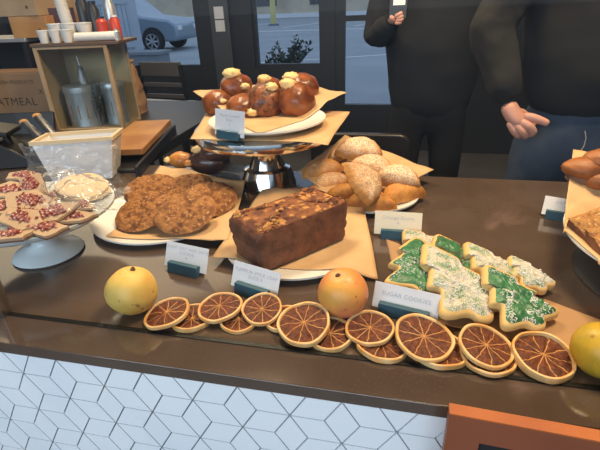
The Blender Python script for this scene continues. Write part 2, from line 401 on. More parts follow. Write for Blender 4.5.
for x in (-1.42, 1.42):
    for y in (-.86, .86):
        wq = MB().tube([(x, y - .11, .34), (x, y + .11, .34)], .34, 28).build('wheel', M_tyre, car)
        rm = MB(); s_ = -1 if y < 0 else 1
        rm.tube([(x, y + s_ * .10, .34), (x, y + s_ * .125, .34)], .085, 14)
        for k in range(7):
            a = k * 2 * PI / 7; rm.tube([(x, y + s_ * .118, .34), (x + .23 * math.cos(a), y + s_ * .118, .34 + .23 * math.sin(a))], .03, 6)
        rm.lathe([(.21, 0), (.25, 0), (.25, .01), (.21, .01), (.21, 0)], 28, (0, 0, 0))
        for v in rm.v[-140:]:
            x_, y_, z_ = v; v.x, v.y, v.z = x + x_, y + s_ * (.112 + z_), .34 + y_
        rm.build('rim', M_alloy, wq)
    MB().tube([(x, -.885, .36), (x, -.875, .36)], .42, 28).build('wheel_arch', M_tyre, car)
for s_ in (-1, 1): MB().box((2.28, .62 * s_, .72), (.1, .3, .14)).build('headlight', M_white, car, bevel=.02)
# fence
fn = thing('slatted_fence', 'pale blue grey slatted fence outside the left window', 'fence', (-8.7, 13.2, GZ))
fw = MB()
for k in range(26): fw.bx(-3 + k * .14, -3 + k * .14 + .115, 0, .03, .15, 1.75)
fw.build('slat_panel', M_rail, fn, smooth=0)
MB().bx(-3, .62, -.04, 0, .3, .42).build('rail', M_rail, fn, smooth=0); MB().bx(-3, .62, -.04, 0, 1.5, 1.62).build('rail', M_rail, fn, smooth=0)
MB().bx(.62, .8, -.06, .08, 0, 1.95).build('post', M_rail, fn, smooth=0)
pl = thing('planter_ledge', 'low grey concrete planter ledge in front of the parked car', 'planter', (-6.0, 10.0, GZ))
MB().bx(-3.6, .55, -.25, .25, 0, .42).build('box', M_planter, pl, bevel=.02)
MB().bx(-3.65, .6, -.3, .3, .42, .48).build('coping', M_planter, pl, smooth=0)
# bush outside window 2
bp = onY(288, 66, 6.2)
bush = thing('potted_bush', 'dark leafy bush growing just outside the middle window', 'bush', (bp.x, 6.2, GZ))
MB().lathe([(.0, 0), (.2, 0), (.26, .38), (.24, .38), (.22, .33), (0, .33)], 24).build('pot', M_planter, bush)
lf = MB(); stm = MB(); rr = random.Random(3)
htop = bp.z - GZ
for k in range(26):
    a = rr.uniform(0, 2 * PI); ou = rr.uniform(.12, .34); hh = htop - .1 + rr.uniform(.08, .50)
    P = [Vector((0, 0, .33)), Vector((ou * .35 * math.cos(a), ou * .35 * math.sin(a), .33 + (hh - .33) * .55)), Vector((ou * math.cos(a), ou * math.sin(a), hh))]
    stm.tube(P, [.008, .006, .003], 5)
    for q in range(26):
        t = rr.uniform(.45, 1.02); c = P[1].lerp(P[2], (t - .5) * 2) if t > .5 else P[0].lerp(P[1], t * 2)
        d = Vector((rr.uniform(-1, 1), rr.uniform(-1, 1), rr.uniform(-.1, 1))).normalized(); sd = d.cross(Vector((rr.uniform(-1, 1), rr.uniform(-1, 1), rr.uniform(-1, 1)))).normalized()
        l = rr.uniform(.05, .085); w = l * .24
        lf.add([c, c + d * l * .5 + sd * w, c + d * l, c + d * l * .5 - sd * w], [(0, 1, 2, 3)])
stm.build('stem', M_stem, bush); lf.build('foliage', M_leaf, bush, smooth=0)

# ------------------------------------------------------------------ counter
CY0, CY1 = .42, 1.237
cnt = thing('pastry_counter', 'brown stone topped counter with white diamond tiles on its front', 'counter', (0, 0, 0))
MB().bx(-2.4, 1.8, CY0, CY1, CT - .021, CT).build('worktop', M_top, cnt, bevel=.0015)
MB().bx(-2.38, 1.78, CY0 + .027, CY1 - .02, 0, CT - .021).build('base', M_grout, cnt, smooth=0)
tl = MB(); kx = .0779; a_ = .0866; yf = CY0 + .0235
def clipz(poly, zm):
    out = []
    for i in range(len(poly)):
        a, b = poly[i], poly[(i + 1) % len(poly)]
        if a[1] <= zm: out.append(a)
        if (a[1] <= zm) != (b[1] <= zm):
            t = (zm - a[1]) / (b[1] - a[1]); out.append((a[0] + t * (b[0] - a[0]), zm))
    return out
for i in range(-24, 30):
    for j in range(-5, 4):
        X0 = -.602 + i * kx; Z0 = CT - .0895 + j * a_ + (a_ / 2 if i % 2 else 0)
        for e in range(3):
            A = (X0, Z0)
            if e == 0: B = (X0, Z0 + a_); L_ = (X0 - kx / 1.5 * .5, Z0 + a_ / 2); R_ = (X0 + kx / 1.5 * .5, Z0 + a_ / 2)
            elif e == 1: B = (X0 + kx, Z0 + a_ / 2); L_ = (X0 + kx / 3, Z0 + a_ / 2); R_ = (X0 + 2 * kx / 3, Z0)
            else: B = (X0 + kx, Z0 - a_ / 2); L_ = (X0 + kx / 3, Z0 - a_ / 2); R_ = (X0 + 2 * kx / 3, Z0)
            if e == 0: L_ = (X0 - kx / 3, Z0 + a_ / 2); R_ = (X0 + kx / 3, Z0 + a_ / 2)
            cx = (A[0] + B[0]) / 2; cz = (A[1] + B[1]) / 2
            poly = []
            for p in (A, L_, B, R_):
                d = Vector((p[0] - cx, p[1] - cz)); ln = d.length
                k = 1 - (.0023 if ln > .035 else .0013) / ln
                poly.append((cx + d.x * k, cz + d.y * k))
            if max(p[0] for p in poly) > 1.7 or max(p[1] for p in poly) < CT - .45: continue
            poly = clipz(poly, CT - .0225)
            n = len(poly)
            if n < 3: continue
            vs = [(x, yf, z) for x, z in poly] + [(x, yf + .004, z) for x, z in poly]
            fs = [tuple(range(n))] + [(q, n + q, n + (q + 1) % n, (q + 1) % n) for q in range(n)]
            tl.add(vs, fs)
tl.build('tile_facing', M_tile, cnt, smooth=0)
# glass guard
gx0 = -.633; gy = .485
gg = thing('glass_sneeze_guard', 'clear upright glass sneeze guard standing along the front of the counter', 'sneeze guard', (0, 0, 0))
MB().bx(gx0, 1.75, gy - .004, gy + .004, CT + .0016, CT + .62).build('glass_panel', M_glass, gg, smooth=0)
MB().bx(gx0, 1.75, gy - .004, gy + .004, CT, CT + .0015).build('channel', M_chan, gg, smooth=0)
MB().bx(gx0 - .012, gx0, gy - .012, gy + .008, CT, CT + .62).build('end_post', M_steel, gg, bevel=.001)
# side table behind at the left
st = thing('side_table', 'dark side table behind the counter holding crates and the display case', 'table', (0, 0, 0))
MB().bx(-2.5, -.86, CY1 + .004, 2.25, CT - .04, CT).build('tabletop', M_black, st, bevel=.003)
for x in (-2.42, -.94):
    for y in (CY1 + .08, 2.17): MB().bx(x - .03, x + .03, y - .03, y + .03, 0, CT - .04).build('leg', M_black, st, smooth=0)

# ------------------------------------------------------------------ crockery and stands
def plate(loc, r, lab, m=M_white, depth=.016, cat='plate', name='plate', thick=.005):
    pr = [(0, thick), (r * .62, thick), (r * .74, thick + .003), (r * .97, depth), (r, depth + .001), (r * 1.0, depth - .003), (r * .76, .001), (r * .62, 0), (r * .55, 0), (0, 0.0005)]
    o = MB().lathe(pr, 64).build(name, m, None, loc, smooth=60)
    return tag(o, lab, cat)
def sheet(corners, cz, c, r0, lab, m, name='parchment_sheet', n=40, seed=0, amp=.004, plate=None, fall=.45):
    """a crumpled paper sheet: it lies on the plate (radius, rim height) or flat at cz, and rises or falls to its corners outside"""
    C = [Vector(p) for p in corners]; c = Vector(c)
    def prof(d):
        if not plate: return cz
        r, dep = plate; q = d / r
        return cz + (max(0, min(1, (q - .60) / .37)) ** 1.3) * (dep - .004)
    def fn(u, v):
        p = (C[0] * (1 - u) + C[1] * u) * (1 - v) + (C[3] * (1 - u) + C[2] * u) * v
        d = (Vector((p.x, p.y, 0)) - Vector((c.x, c.y, 0))).length
        t = max(0, min(1, (d - r0) / max(.001, r0 * fall))); t = t * t * (3 - 2 * t)
        z = prof(min(d, r0)) * (1 - t) + p.z * t
        if plate and d < plate[0] * 1.02: z = max(z, prof(d))
        z += t * amp * nz(p.x, p.y, seed, 14, 2)
        bow = .006 * math.sin(u * PI * 3 + seed) * (v * (1 - v)) * t
        return Vector((p.x + bow, p.y, z))
    o = MB().grid(fn, n, n).build(name, m, smooth=180, solid=.0006)
    return tag(o, lab, 'paper')

# white cake stand at the left
WS = Vector((-.715, .682, CT)); WR = .153; WH = .102
cs = thing('cake_stand', 'pale enamel cake stand at the left holding peppermint bark', 'cake stand', WS)
MB().lathe([(0, 0), (.066, 0), (.070, .004), (.066, .009), (.046, .016), (.028, .026), (.024, .045), (.03, .062), (.05, WH - .012), (0, WH - .012)], 56).build('foot', M_cool, cs, smooth=60)
MB().lathe([(0, WH - .012), (.05, WH - .013), (WR * .9, WH - .012), (WR, WH - .002), (WR, WH + .004), (WR * .97, WH + .004), (WR * .93, WH), (0, WH)], 72).build('top_plate', M_cool, cs, smooth=60)
# silver stand
SS = Vector((-.36, 1.135, CT)); SR = .185; SH = .162
s2 = thing('cake_stand', 'polished silver pedestal cake stand raising the glazed buns', 'cake stand', SS)
MB().lathe([(0, 0), (.078, 0), (.08, .006), (.074, .02), (.066, .04), (.064, .046), (.05, .052), (.04, .075), (.03, .098), (.022, .105), (.02, .112), (.028, .132), (.034, SH - .014), (0, SH - .014)], 56).build('pedestal', M_silver, s2, smooth=40)
MB().lathe([(0, SH - .014), (.05, SH - .014), (SR - .006, SH - .014), (SR - .004, SH - .024), (SR, SH - .024), (SR + .003, SH - .012), (SR, SH), (SR - .004, SH), (0, SH)], 72).build('top_plate', M_silver, s2, smooth=40)

# plates
plate((-.55, .885, CT), .168, 'white plate under the oat cookies at the left')
plate((-.20, .785, CT), .145, 'white plate under the crumb topped loaf')
plate((SS.x + .01, SS.y, CT + SH + .0025), .155, 'white plate of buns on the silver cake stand', depth=.02)
plate((-.07, 1.065, CT), .125, 'white plate under the sugared turnovers')
rs = thing('plate_riser', 'black round riser under the large plate at the right edge', 'stand', (.49, .765, CT))
MB().lathe([(0, 0), (.165, 0), (.167, .004), (.160, .012), (.152, .045), (.156, .052), (.154, .055), (0, .055)], 64).build('drum', mat('gloss_black', (.008, .008, .009), .5), rs, smooth=40)
plate((.49, .755, CT + .0555), .20, 'large white plate at the right edge of the counter', depth=.03)
plate((-.52, 1.125, CT), .11, 'clear grey glass plate holding the dark pastries behind the cookies', clear('smoked_plate_glass', (.75, .77, .8), .05, 1.5, haze=.25, hazecol=(.5, .5, .52)))

# parchment
z0 = CT
sheet([on(212, 260, .010), on(378, 280, .004), on(360, 183, .035), on(262, 190, .030)], z0 + .0062, (-.20, .785), .142, 'parchment sheet spread under the loaf with a corner pointing right', M_parch, seed=1, plate=(.145, .017))
sheet([on(106, 236, .018), on(228, 241, .018), on(245, 179, .045), on(160, 166, .022)], z0 + .0062, (-.55, .885), .162, 'parchment sheet lining the plate of oat cookies', M_parch, seed=2, plate=(.168, .017))
sheet([on(298, 172, .050), on(352, 209, .018), on(434, 170, .040), on(345, 135, .075)], z0 + .0062, (-.07, 1.065), .095, 'parchment sheet curling up around the sugared turnovers', M_parch, seed=3, plate=(.125, .017))
bz = CT + SH
sheet([on(190, 139, SH + .001), on(328, 147, SH - .010), on(350, 112, SH + .002), on(212, 104, SH + .003)], bz + .0008, (SS.x, SS.y), .186, 'flat parchment square between the silver stand and the bun plate', M_parch, seed=4, amp=.002)
sheet([on(193, 92, SH + .045), on(258, 129, SH + .021), on(347, 93, SH + .050), on(285, 82, SH + .03)], bz + .0088, (SS.x + .01, SS.y), .13, 'parchment sheet inside the bun plate with tips poking out at both sides', M_parch, seed=5, plate=(.155, .021))
sheet([on(564, 230, .088), on(640, 296, .088), on(690, 172, .12), on(573, 150, .135)], z0 + .0615, (.49, .755), .17, 'tan parchment sheet lining the large plate at the right edge', M_parch, seed=6, plate=(.20, .031))
sheet([on(386, 238, .003), on(404, 316, .001), on(660, 372, .001), on(640, 335, .001)], z0 + .0006, (.2, .7), 9, 'brown kraft paper sheet laid under the tree cookies', M_kraft, name='kraft_sheet', seed=7)

# ------------------------------------------------------------------ fruit
def fruit(px, py, r, m, lab, cat, kind, rot):
    p = on(px, py, r * .96); rr = random.Random(px)
    f = thing(kind, lab, cat, (p.x, p.y, CT), 0, 'fruit along the front of the case')
    rm = rotm(rot)
    def sh(d):
        e = rm.inverted() @ d
        k = 1 + .018 * nz(d.x, d.y, d.z + px, 1.6, 2)
        a = math.acos(max(-1, min(1, e.z)))
        k -= .10 * math.exp(-(a / .28) ** 2)
        if kind == 'yellow_apple': k -= .07 * max(0, -e.z) ** 2; k += .03 * math.cos(5 * math.atan2(e.y, e.x)) * (1 - abs(e.z))
        return k
    MB().ball((0, 0, r * .965), r, 40, 26, fn=sh).build('skin', m, f, smooth=180)
    top = Vector((0, 0, r * .965)) + rm @ Vector((0, 0, r * .895)); ax = rm @ Vector((0, 0, 1))
    MB().tube([top - ax * .003, top + ax * .001, top + ax * (.006 if kind == 'yellow_apple' else .004)], [.006, .0045, .002], 9).build('calyx', M_stem, f)
    return f
fruit(132, 291, .0415, M_apple, 'yellow bumpy apple at the left end of the dried orange row', 'apple', 'yellow_apple', (R(-12), R(8), 0))
fruit(343, 293, .0405, M_gf, 'pinkish orange grapefruit behind the middle of the dried orange row', 'grapefruit', 'grapefruit', (R(8), R(-12), 0))
fruit(602, 350, .0365, M_pear, 'green and gold round fruit cut by the right edge of the photo', 'fruit', 'golden_fruit', (R(-35), R(25), 0))

# ------------------------------------------------------------------ dried orange slices
def slice_(px, py, r, z, tilt, lab, th=.006, seed=0):
    """tilt: direction (deg, 0 = right) in which the slice rises and the rise angle"""
    p = on(px, py, z); rr = random.Random(seed * 7 + 1)
    ph = [rr.uniform(0, 6.28) for _ in range(4)]
    w = lambda a: 1 + .022 * math.sin(2 * a + ph[0]) + .014 * math.sin(3 * a + ph[1]) + .009 * math.sin(7 * a + ph[2])
    warp = lambda x, y: .0022 * math.sin(x / r * 2.2 + ph[3]) * math.cos(y / r * 2 + ph[1])
    d = R(tilt[0]); ang = R(tilt[1])
    ax = Vector((math.sin(d), -math.cos(d), 0))
    q = Matrix.Rotation(ang, 4, ax) @ Matrix.Rotation(rr.uniform(0, 6.28), 4, 'Z')
    t = thing('dried_orange_slice', lab, 'orange slice', p, 0, 'dried orange slices along the glass', rot=q.to_euler())
    rd = MB(); k = .885
    pr = [(k, -th * .35), (k + .04, -th * .5), (.97, -th * .5), (1.0, -th * .3), (1.0, th * .35), (.98, th * .5), (.915, th * .5), (k, th * .25)]
    n = len(pr)
    def fn(u, v):
        a = u * 2 * PI; rr_, zz = pr[int(round(v * n)) % n]; x = r * rr_ * w(a) * math.cos(a); y = r * rr_ * w(a) * math.sin(a)
        return Vector((x, y, zz + warp(x, y)))
    rd.grid(fn, 64, n, cu=True, cv=True).build('rind', M_rind, t, smooth=28)
    fl = MB(); nr = 10; off = rr.uniform(0, 5)
    for sgn_ in (1, -1):
        def f2(u, v):
            a = u * 2 * PI; q_ = max(.002, v) * (k + .02); x = r * q_ * w(a) * math.cos(a); y = r * q_ * w(a) * math.sin(a)
            mem = abs(math.cos(a * 5 + off)) ** 6
            zz = th * (.10 + .16 * mem * math.sin(min(1, v) * PI) + .25 * max(0, 1 - v * 6) + .14 * nz(x, y, seed, 160, 2))
            return Vector((x, y, sgn_ * zz + warp(x, y)))
        fl.grid(f2, 80, nr, cu=True)
    fl.uv = lambda v: (v.x / r, v.y / r)
    fl.build('flesh', M_flesh, t, smooth=180)
    return t
SL = [
 (167, 313, .0375, .013, (35, 13), 'leftmost dried orange slice, tipped up toward the right'),
 (192, 318, .034, .0045, (0, 0), 'dried orange slice lying flat, second from the left'),
 (220, 307, .0365, .015, (60, 4), 'round dried orange slice third from left, resting on two flat ones'),
 (239, 319, .032, .0045, (0, 0), 'mostly hidden flat dried orange slice, fourth from the left'),
 (262, 309, .0335, .015, (80, 9), 'dried orange slice left of the largest one, propped up facing the glass'),
 (285, 319, .033, .0045, (0, 0), 'hidden flat dried orange slice tucked under the left of the largest one'),
 (304, 323, .0420, .018, (70, 11), 'large round dried orange slice in front of the loaf plate, left of the grapefruit'),
 (330, 334, .036, .0045, (0, 0), 'flat pale rimmed dried orange slice right in front of the grapefruit'),
 (370, 328, .0365, .014, (90, 5), 'dried orange slice with double ring center between grapefruit and sugar cookie card'),
 (382, 344, .0375, .0045, (0, 0), 'pale rimmed dried orange slice lying under the double ringed one'),
 (424, 337, .0435, .016, (140, 8), 'widest dried orange slice, just in front of the sugar cookie card'),
 (440, 350, .0385, .0045, (0, 0), 'dried orange slice with bright orange peel under the widest one'),
 (486, 346, .0385, .016, (140, 12), 'dried orange slice below the white tree cookie, lying on another slice'),
 (488, 356, .0385, .0045, (0, 0), 'dried orange slice showing only its pale rim, second pile from the right'),
 (543, 356, .042, .010, (120, 7), 'thick rimmed dried orange slice alone at the right, beside the golden fruit'),
]
for i, (px, py, r, z, t, lab) in enumerate(SL):
    slice_(px, py, r, z, t, lab, th=.012 if i == 14 else (.009 if i in (1, 6, 7, 9, 11) else .007), seed=i)

# ------------------------------------------------------------------ price cards
def price_card(pl_, pr_, text, lab, m=M_card, w=.095, hgt=.05, z=0.0, lean=24, bw=.068, tsize=.0085):
    """pl_, pr_: photo pixels of the lower corners of the card"""
    A = on(*pl_, z + .008); B = on(*pr_, z + .008); c = (A + B) / 2; d = B - A
    rz = math.atan2(d.y, d.x)
    t = thing('price_card', lab, 'price card', (c.x, c.y, CT + z), rz, 'price cards in teal holders')
    hb = MB(); y0, y1 = -.016, .010; H = .020
    prf = [(y0, 0), (y1, 0), (y1, H * .55), (y0 + .012, H), (y0 + .004, H)]
    vs = [(-bw / 2, y, z_) for y, z_ in prf] + [(bw / 2, y, z_) for y, z_ in prf]
    n = 5
    hb.add(vs, [(i, (i + 1) % n, n + (i + 1) % n, n + i) for i in range(n)] + [tuple(reversed(range(n))), tuple(range(n, 2 * n))])
    hb.build('holder', M_teal, t, bevel=.001)
    cd = MB().bx(-w / 2, w / 2, -.0004, .0004, 0, hgt).build('card', m, t, (0, -.004, .006), (R(-lean), 0, 0), smooth=0)
    lettering(cd, text, tsize, M_ink, (0, -.0006, hgt * .62), (R(90), 0, 0))
    return t
price_card((167, 263), (206, 272), 'GIANT OAT AND DATE\nCOOKIE\n4', 'white card below the oat cookies, leaning left of the loaf', hgt=.048, w=.098)
price_card((233, 283), (277, 297), 'PUMPKIN SPICE LOAF\nSLICE 4', 'white card in front of the loaf plate', hgt=.046, w=.098)
price_card((376, 304), (434, 318), 'SUGAR COOKIES', 'white card reading sugar cookies in front of the tree cookies', hgt=.042, w=.105, bw=.08, tsize=.0095)
price_card((376, 232), (419, 235), 'Orange Scone\n4', 'cream yellow card below the sugared turnovers', M_cream, hgt=.05, w=.098, tsize=.0105)
price_card((546, 213), (580, 219), 'OAT BAR\n4', 'white card half hidden behind the large plate at the right edge', hgt=.042, w=.085)
price_card((212, 132), (250, 138), 'Maple Custard\nBuns\n5', 'white card standing on the silver cake stand before the buns', z=SH + .003, hgt=.062, w=.094, lean=10, tsize=.0095)

# ------------------------------------------------------------------ loaf
lo = thing('loaf_cake', 'dark brown loaf cake with crumb topping on parchment', 'loaf cake', (-.205, .772, CT + .0135), R(50))
LL, LW, LH = .222, .110, .080
def lf_(u, v):
    a = u * 2 * PI; e = .11
    def sp(x): return math.copysign(abs(x) ** e, x)
    zz = v * LH
    k = .93 + .07 * min(1, v * 1.3)
    if v > .86: k *= 1 - .04 * ((v - .86) / .14) ** 2
    x = LL / 2 * sp(math.cos(a)) * k; y = LW / 2 * sp(math.sin(a)) * k
    q = .0035 * nz(x, y, zz, 42, 3)
    return Vector((x * (1 + q * 10), y * (1 + q * 14), zz + (q if v > .2 else 0)))
lb = MB().grid(lf_, 120, 16, cu=True); b0 = len(lb.v)
def lbot(u, v):
    p = lf_(u, 0); return Vector((p.x * v, p.y * v, 0.0))
lb.grid(lbot, 120, 3, cu=True)
lb.build('loaf', M_loaf, lo, smooth=180)
def ltop(u, v):
    p = lf_(u, .985); q = max(.003, v) ** .8
    x, y = p.x * q, p.y * q
    return Vector((x, y, LH - .002 + .012 * (1 - v ** 3) + .005 * nz(x, y, 3, 48, 4) - (.004 if v > .97 else 0)))
MB().grid(ltop, 120, 26, cu=True).build('crumb_topping', M_crumb, lo, smooth=180)
cr = MB(); rr = random.Random(11)
for k in range(260):
    u, v = rr.random(), rr.random() ** .5 * .96; p = ltop(u, v); s_ = rr.uniform(.0022, .0055)
    cr.ball(p + Vector((0, 0, s_ * .2)), (s_, s_ * rr.uniform(.6, 1), s_ * .6), 7, 5)
o = cr.build('crumbs', M_crumb, lo, smooth=180); o['kind'] = 'stuff'

# ------------------------------------------------------------------ oat cookies
def cookie(px, py, z, r, tilt, lab, seed):
    p = on(px, py, z)
    def fn(u, v):
        a = u * 2 * PI; k = max(.003, v) * (1 + .022 * nz(math.cos(a), math.sin(a), seed, 2.2, 3))
        x, y = r * k * math.cos(a), r * k * math.sin(a)
        e = (1 - v ** 5)
        return Vector((x, y, .004 + .011 * e + .0060 * nz(x, y, seed, 75, 4) * (.4 + .6 * e)))
    m = MB().grid(fn, 72, 20, cu=True)
    def fb(u, v):
        q = fn(u, 1); return Vector((q.x * max(.003, v), q.y * max(.003, v), q.z if v > .99 else 0))
    m.grid(fb, 72, 5, cu=True)
    o = m.build('oat_cookie', M_cookie, None, p, (R(tilt[0]), R(tilt[1]), 0), smooth=180)
    return tag(o, lab, 'cookie', 'oat cookies on the left plate')
cookie(188, 187, .020, .066, (8, 0), 'oat cookie at the middle back of the plate, mostly covered', 1)
cookie(151, 189, .024, .070, (10, 3), 'oat cookie at the back left of the plate', 2)
cookie(209, 200, .034, .068, (16, 6), 'oat cookie farthest right on the plate', 3)
cookie(145, 212, .032, .070, (18, -4), 'oat cookie at the front left of the plate, beside the wrapped bark', 4)
cookie(186, 213, .046, .068, (20, 2), 'oat cookie at the front middle, lying over its neighbours', 5)

# ------------------------------------------------------------------ dark pastries behind the cookies
def bun(px, py, z, r, m, lab, group, seed, name='glazed_bun', cream=None, sq=(1, 1, .78), cat='bun', rz=0, lobes=True, cm=M_frost):
    p = on(px, py, z); b = thing(name, lab, cat, p, rz, group)
    def sh(d):
        k = 1 + .07 * nz(d.x, d.y, d.z + seed * 3.1, 1.5, 3)
        if lobes: k += .03 * math.sin(5 * math.atan2(d.y, d.x) + seed) * (1 - d.z * d.z)
        return k
    MB().ball((0, 0, 0), (r * sq[0], r * sq[1], r * sq[2]), 34, 22, fn=sh).build('dough', m, b, smooth=180)
    for (dx, dy, dz, cr_) in cream or []:
        c = MB(); q = Vector((dx, dy, dz)).normalized(); q = Vector((q.x * r * sq[0], q.y * r * sq[1], q.z * r * sq[2]))
        c.ball(q * 1.0, (cr_, cr_ * .9, cr_ * .62), 18, 12, fn=lambda d: 1 + .28 * nz(d.x, d.y, d.z + seed, 2.6, 3))
        c.build('cream', cm, b, smooth=180)
    return b
bun(181, 160, .036, .034, M_gold, 'small golden pastry with pale end behind the oat cookies', 'pastries on the glass plate', 21, 'cream_pastry', [(-1, -.4, .1, .014)], (1.15, .8, .75), 'pastry')
bun(207, 162, .044, .046, M_choc, 'dark browned pastry in front on the glass plate', 'pastries on the glass plate', 22, 'cream_pastry', [(-1, -.5, .0, .016)], (1.2, .8, .8), 'pastry', cm=M_gold)
bun(214, 153, .072, .040, M_choc, 'dark pastry with a cream end at the back of the glass plate', 'pastries on the glass plate', 23, 'cream_pastry', [(-1, -.2, .4, .018)], (1.3, .8, .72), 'pastry')

# ------------------------------------------------------------------ buns on the silver stand
BG = 'custard buns on the silver stand'
bun(219, 103, SH + 0.032, .050, M_bun, 'glossy bun farthest left, peeking out behind the card', BG, 1, cream=[(.6, -.75, .35, .010)])
bun(243, 107, SH + 0.030, .048, M_bun, 'glossy bun directly behind the price card', BG, 2)
bun(270, 88, SH + 0.044, .044, M_bun, 'bun at the middle back with a cream blob on top', BG, 3, cream=[(-.3, -.35, .9, .022)])
bun(302, 89, SH + 0.054, .054, M_bun, 'tall bun at the back right with cream on its upper left', BG, 4, cream=[(-.55, -.3, .8, .025)], sq=(1, 1, .85))
bun(236, 86, SH + 0.074, .048, M_bun, 'top left bun with the biggest custard dollop on its crown', BG, 5, cream=[(-.1, -.25, .95, .027), (.8, -.6, .1, .015)])
bun(266, 102, SH + 0.042, .059, M_swirl, 'dark rippled bun in the front middle with custard at its foot', BG, 6, cream=[(-.50, -.85, -.35, .018), (.45, -.3, .85, .019)], sq=(.92, 1, .9))
bun(296, 101, SH + 0.044, .056, M_bun, 'round red brown bun in front at the right of the plate', BG, 7, cream=[(-.35, -.25, .92, .024)], sq=(.92, .95, .95))

# ------------------------------------------------------------------ sugared turnovers
def turnover(px, py, z, r, rot, m, lab, seed, hgt=.03, tri=False):
    p = on(px, py, z)
    def outl(a):
        if tri:
            k = (math.cos(PI / 3) / math.cos((a % (2 * PI / 3)) - PI / 3)); k = .55 * k / .5 * .5 + .45
            return Vector((k * math.cos(a), k * math.sin(a)))
        y = max(0, math.sin(a)) if math.sin(a) > 0 else .22 * math.sin(a)
        return Vector((math.cos(a), y * 1.0 - .38))
    def fn(u, v):
        a = u * 2 * PI; q = outl(a); k = max(.003, v)
        x, y = r * q.x * k, r * q.y * k
        d = math.sqrt(max(0, 1 - v ** 2.6))
        crimp = 1 + .02 * math.sin(a * 22) * (v > .8)
        return Vector((x * crimp, y * crimp, .003 + hgt * d + .0022 * nz(x, y, seed, 50, 3)))
    mb = MB().grid(fn, 72, 16, cu=True)
    mb.grid(lambda u, v: Vector((fn(u, 1).x * max(.003, v), fn(u, 1).y * max(.003, v), -.25 * hgt * (1 - v ** 2) + .003)), 72, 6, cu=True)
    o = mb.build('turnover', m, None, p, [R(k) for k in rot], smooth=180)
    return tag(o, lab, 'pastry', 'sugared turnovers on the right plate')
turnover(370, 205, .014, .062, (6, 0, 8), M_scone2, 'golden turnover at the very front of the plate, under the others', 1, .030)
turnover(342, 198, .018, .052, (6, -6, 40), M_scone2, 'small golden turnover at the front left beneath the big triangle', 2, .030)
turnover(401, 195, .018, .058, (12, 0, 35), M_scone2, 'bare golden turnover at the right front of the plate', 3, .030)
turnover(330, 184, .026, .054, (14, -8, 24), M_scone, 'turnover at the left under the paper fold', 4, .026)
turnover(322, 170, .052, .056, (18, -10, 14), M_scone, 'greyish turnover sticking out farthest left', 5, .020)
turnover(337, 159, .062, .036, (10, 0, 60), M_scone, 'small turnover behind the left end of the pile', 6, .026)
turnover(398, 180, .046, .058, (24, 6, -4), M_scone, 'dusted turnover at the right with a straight lower edge', 7, .036)
turnover(373, 169, .062, .062, (24, 8, -16), M_scone, 'turnover just beneath the topmost one', 8, .032)
turnover(362, 184, .074, .068, (46, 8, 62), M_scone, 'large sugar dusted triangular turnover in the middle front', 9, .030, True)
turnover(360, 152, .092, .064, (24, 3, -6), M_scone, 'half moon turnover on top of the pile', 10, .034)

# ------------------------------------------------------------------ tree cookies
def tree_outline(n=96):
    pts = [(0, 1.0), (.16, .80), (.34, .60), (.20, .56), (.38, .36), (.50, .24), (.30, .20), (.46, .02), (.58, -.12), (.48, -.20), (.14, -.18), (.13, -.32), (-.13, -.32), (-.14, -.18), (-.48, -.20), (-.58, -.12), (-.46, .02), (-.30, .20), (-.50, .24), (-.38, .36), (-.20, .56), (-.34, .60), (-.16, .80)]
    P = [Vector(p) for p in pts]; out = []; m = len(P)
    for i in range(m):                                    # rounded corners
        for q in range(5):
            t = (q + .5) / 5
            a, b, c = (P[i - 1] + P[i]) / 2, P[i], (P[i] + P[(i + 1) % m]) / 2
            out.append(a * (1 - t) ** 2 + b * 2 * t * (1 - t) + c * t * t)
    return out
TO = tree_outline(); TC = Vector((0, .16))
def tree_cookie(tip, base, zt_, zb, lab, icing, seed, roll=0, wid=1.0, green_edge=False, spr=90, sm=None, gap=-.15):
    A = on(*tip, zt_); B = on(*base, zb); ax = (A - B); Ls = ax.length / 1.22; ax.normalize()
    side = ax.cross(Vector((0, 0, 1))).normalized(); up = side.cross(ax).normalized()
    rot = Matrix((side, ax, up)).transposed().to_4x4() @ Matrix.Rotation(R(roll), 4, 'Y')
    org = B + ax * (.25 * Ls)
    t = thing('tree_cookie', lab, 'cookie', org, 0, 'iced tree cookies on kraft paper', rot=rot.to_euler())
    n = len(TO); th = .015
    def pt(i, k, z): q = TC + (TO[i % n] - TC) * k; return Vector((q.x * Ls * wid, q.y * Ls, z))
    c = MB(); prf = [(.01, 0), (.9, 0), (.985, .002), (1.0, .005), (.985, .009), (.93, th), (.01, th)]
    c.grid(lambda u, v: pt(round(u * n), prf[round(v * 6)][0], prf[round(v * 6)][1]), n, 6, cu=True)
    c.build('cookie_base', M_short, t, smooth=180)
    ic = MB()
    def fi(u, v):
        i = round(u * n); k = .90 * (1 - v) + .01 * v
        p = pt(i, k, 0); e = 1 - (1 - min(1, v * 3.2)) ** 2
        p.z = th - .001 + e * (.0055 + .0040 * nz(p.x, p.y, seed, 75, 3)); return p
    ic.grid(fi, n, 16, cu=True); icm = ic.build('icing', icing, t, smooth=180)
    if spr:
        r_ = random.Random(seed); sp = MB()
        for k in range(spr):
            i = r_.randrange(n); v = 1 - r_.random() ** .55 * .98; p = fi(i / n, v)
            if nz(p.x, p.y, seed + 9, 34, 2) < gap: continue
            sp.ball(p, .00115, 5, 3)
        o = sp.build('sprinkles', sm or M_sprk, t, smooth=180); o['kind'] = 'stuff'
    if green_edge: pass
    return t
tree_cookie((402, 234), (440, 260), .012, .004, 'white sprinkled tree cookie at the back left corner, mostly covered', M_icemix, 31, spr=900, gap=-.5)
tree_cookie((434, 238), (470, 283), .030, .012, 'green tree cookie at the back with red brown sprinkles, between two white ones', M_green, 32, spr=420, sm=M_rsprk, roll=8, wid=.9)
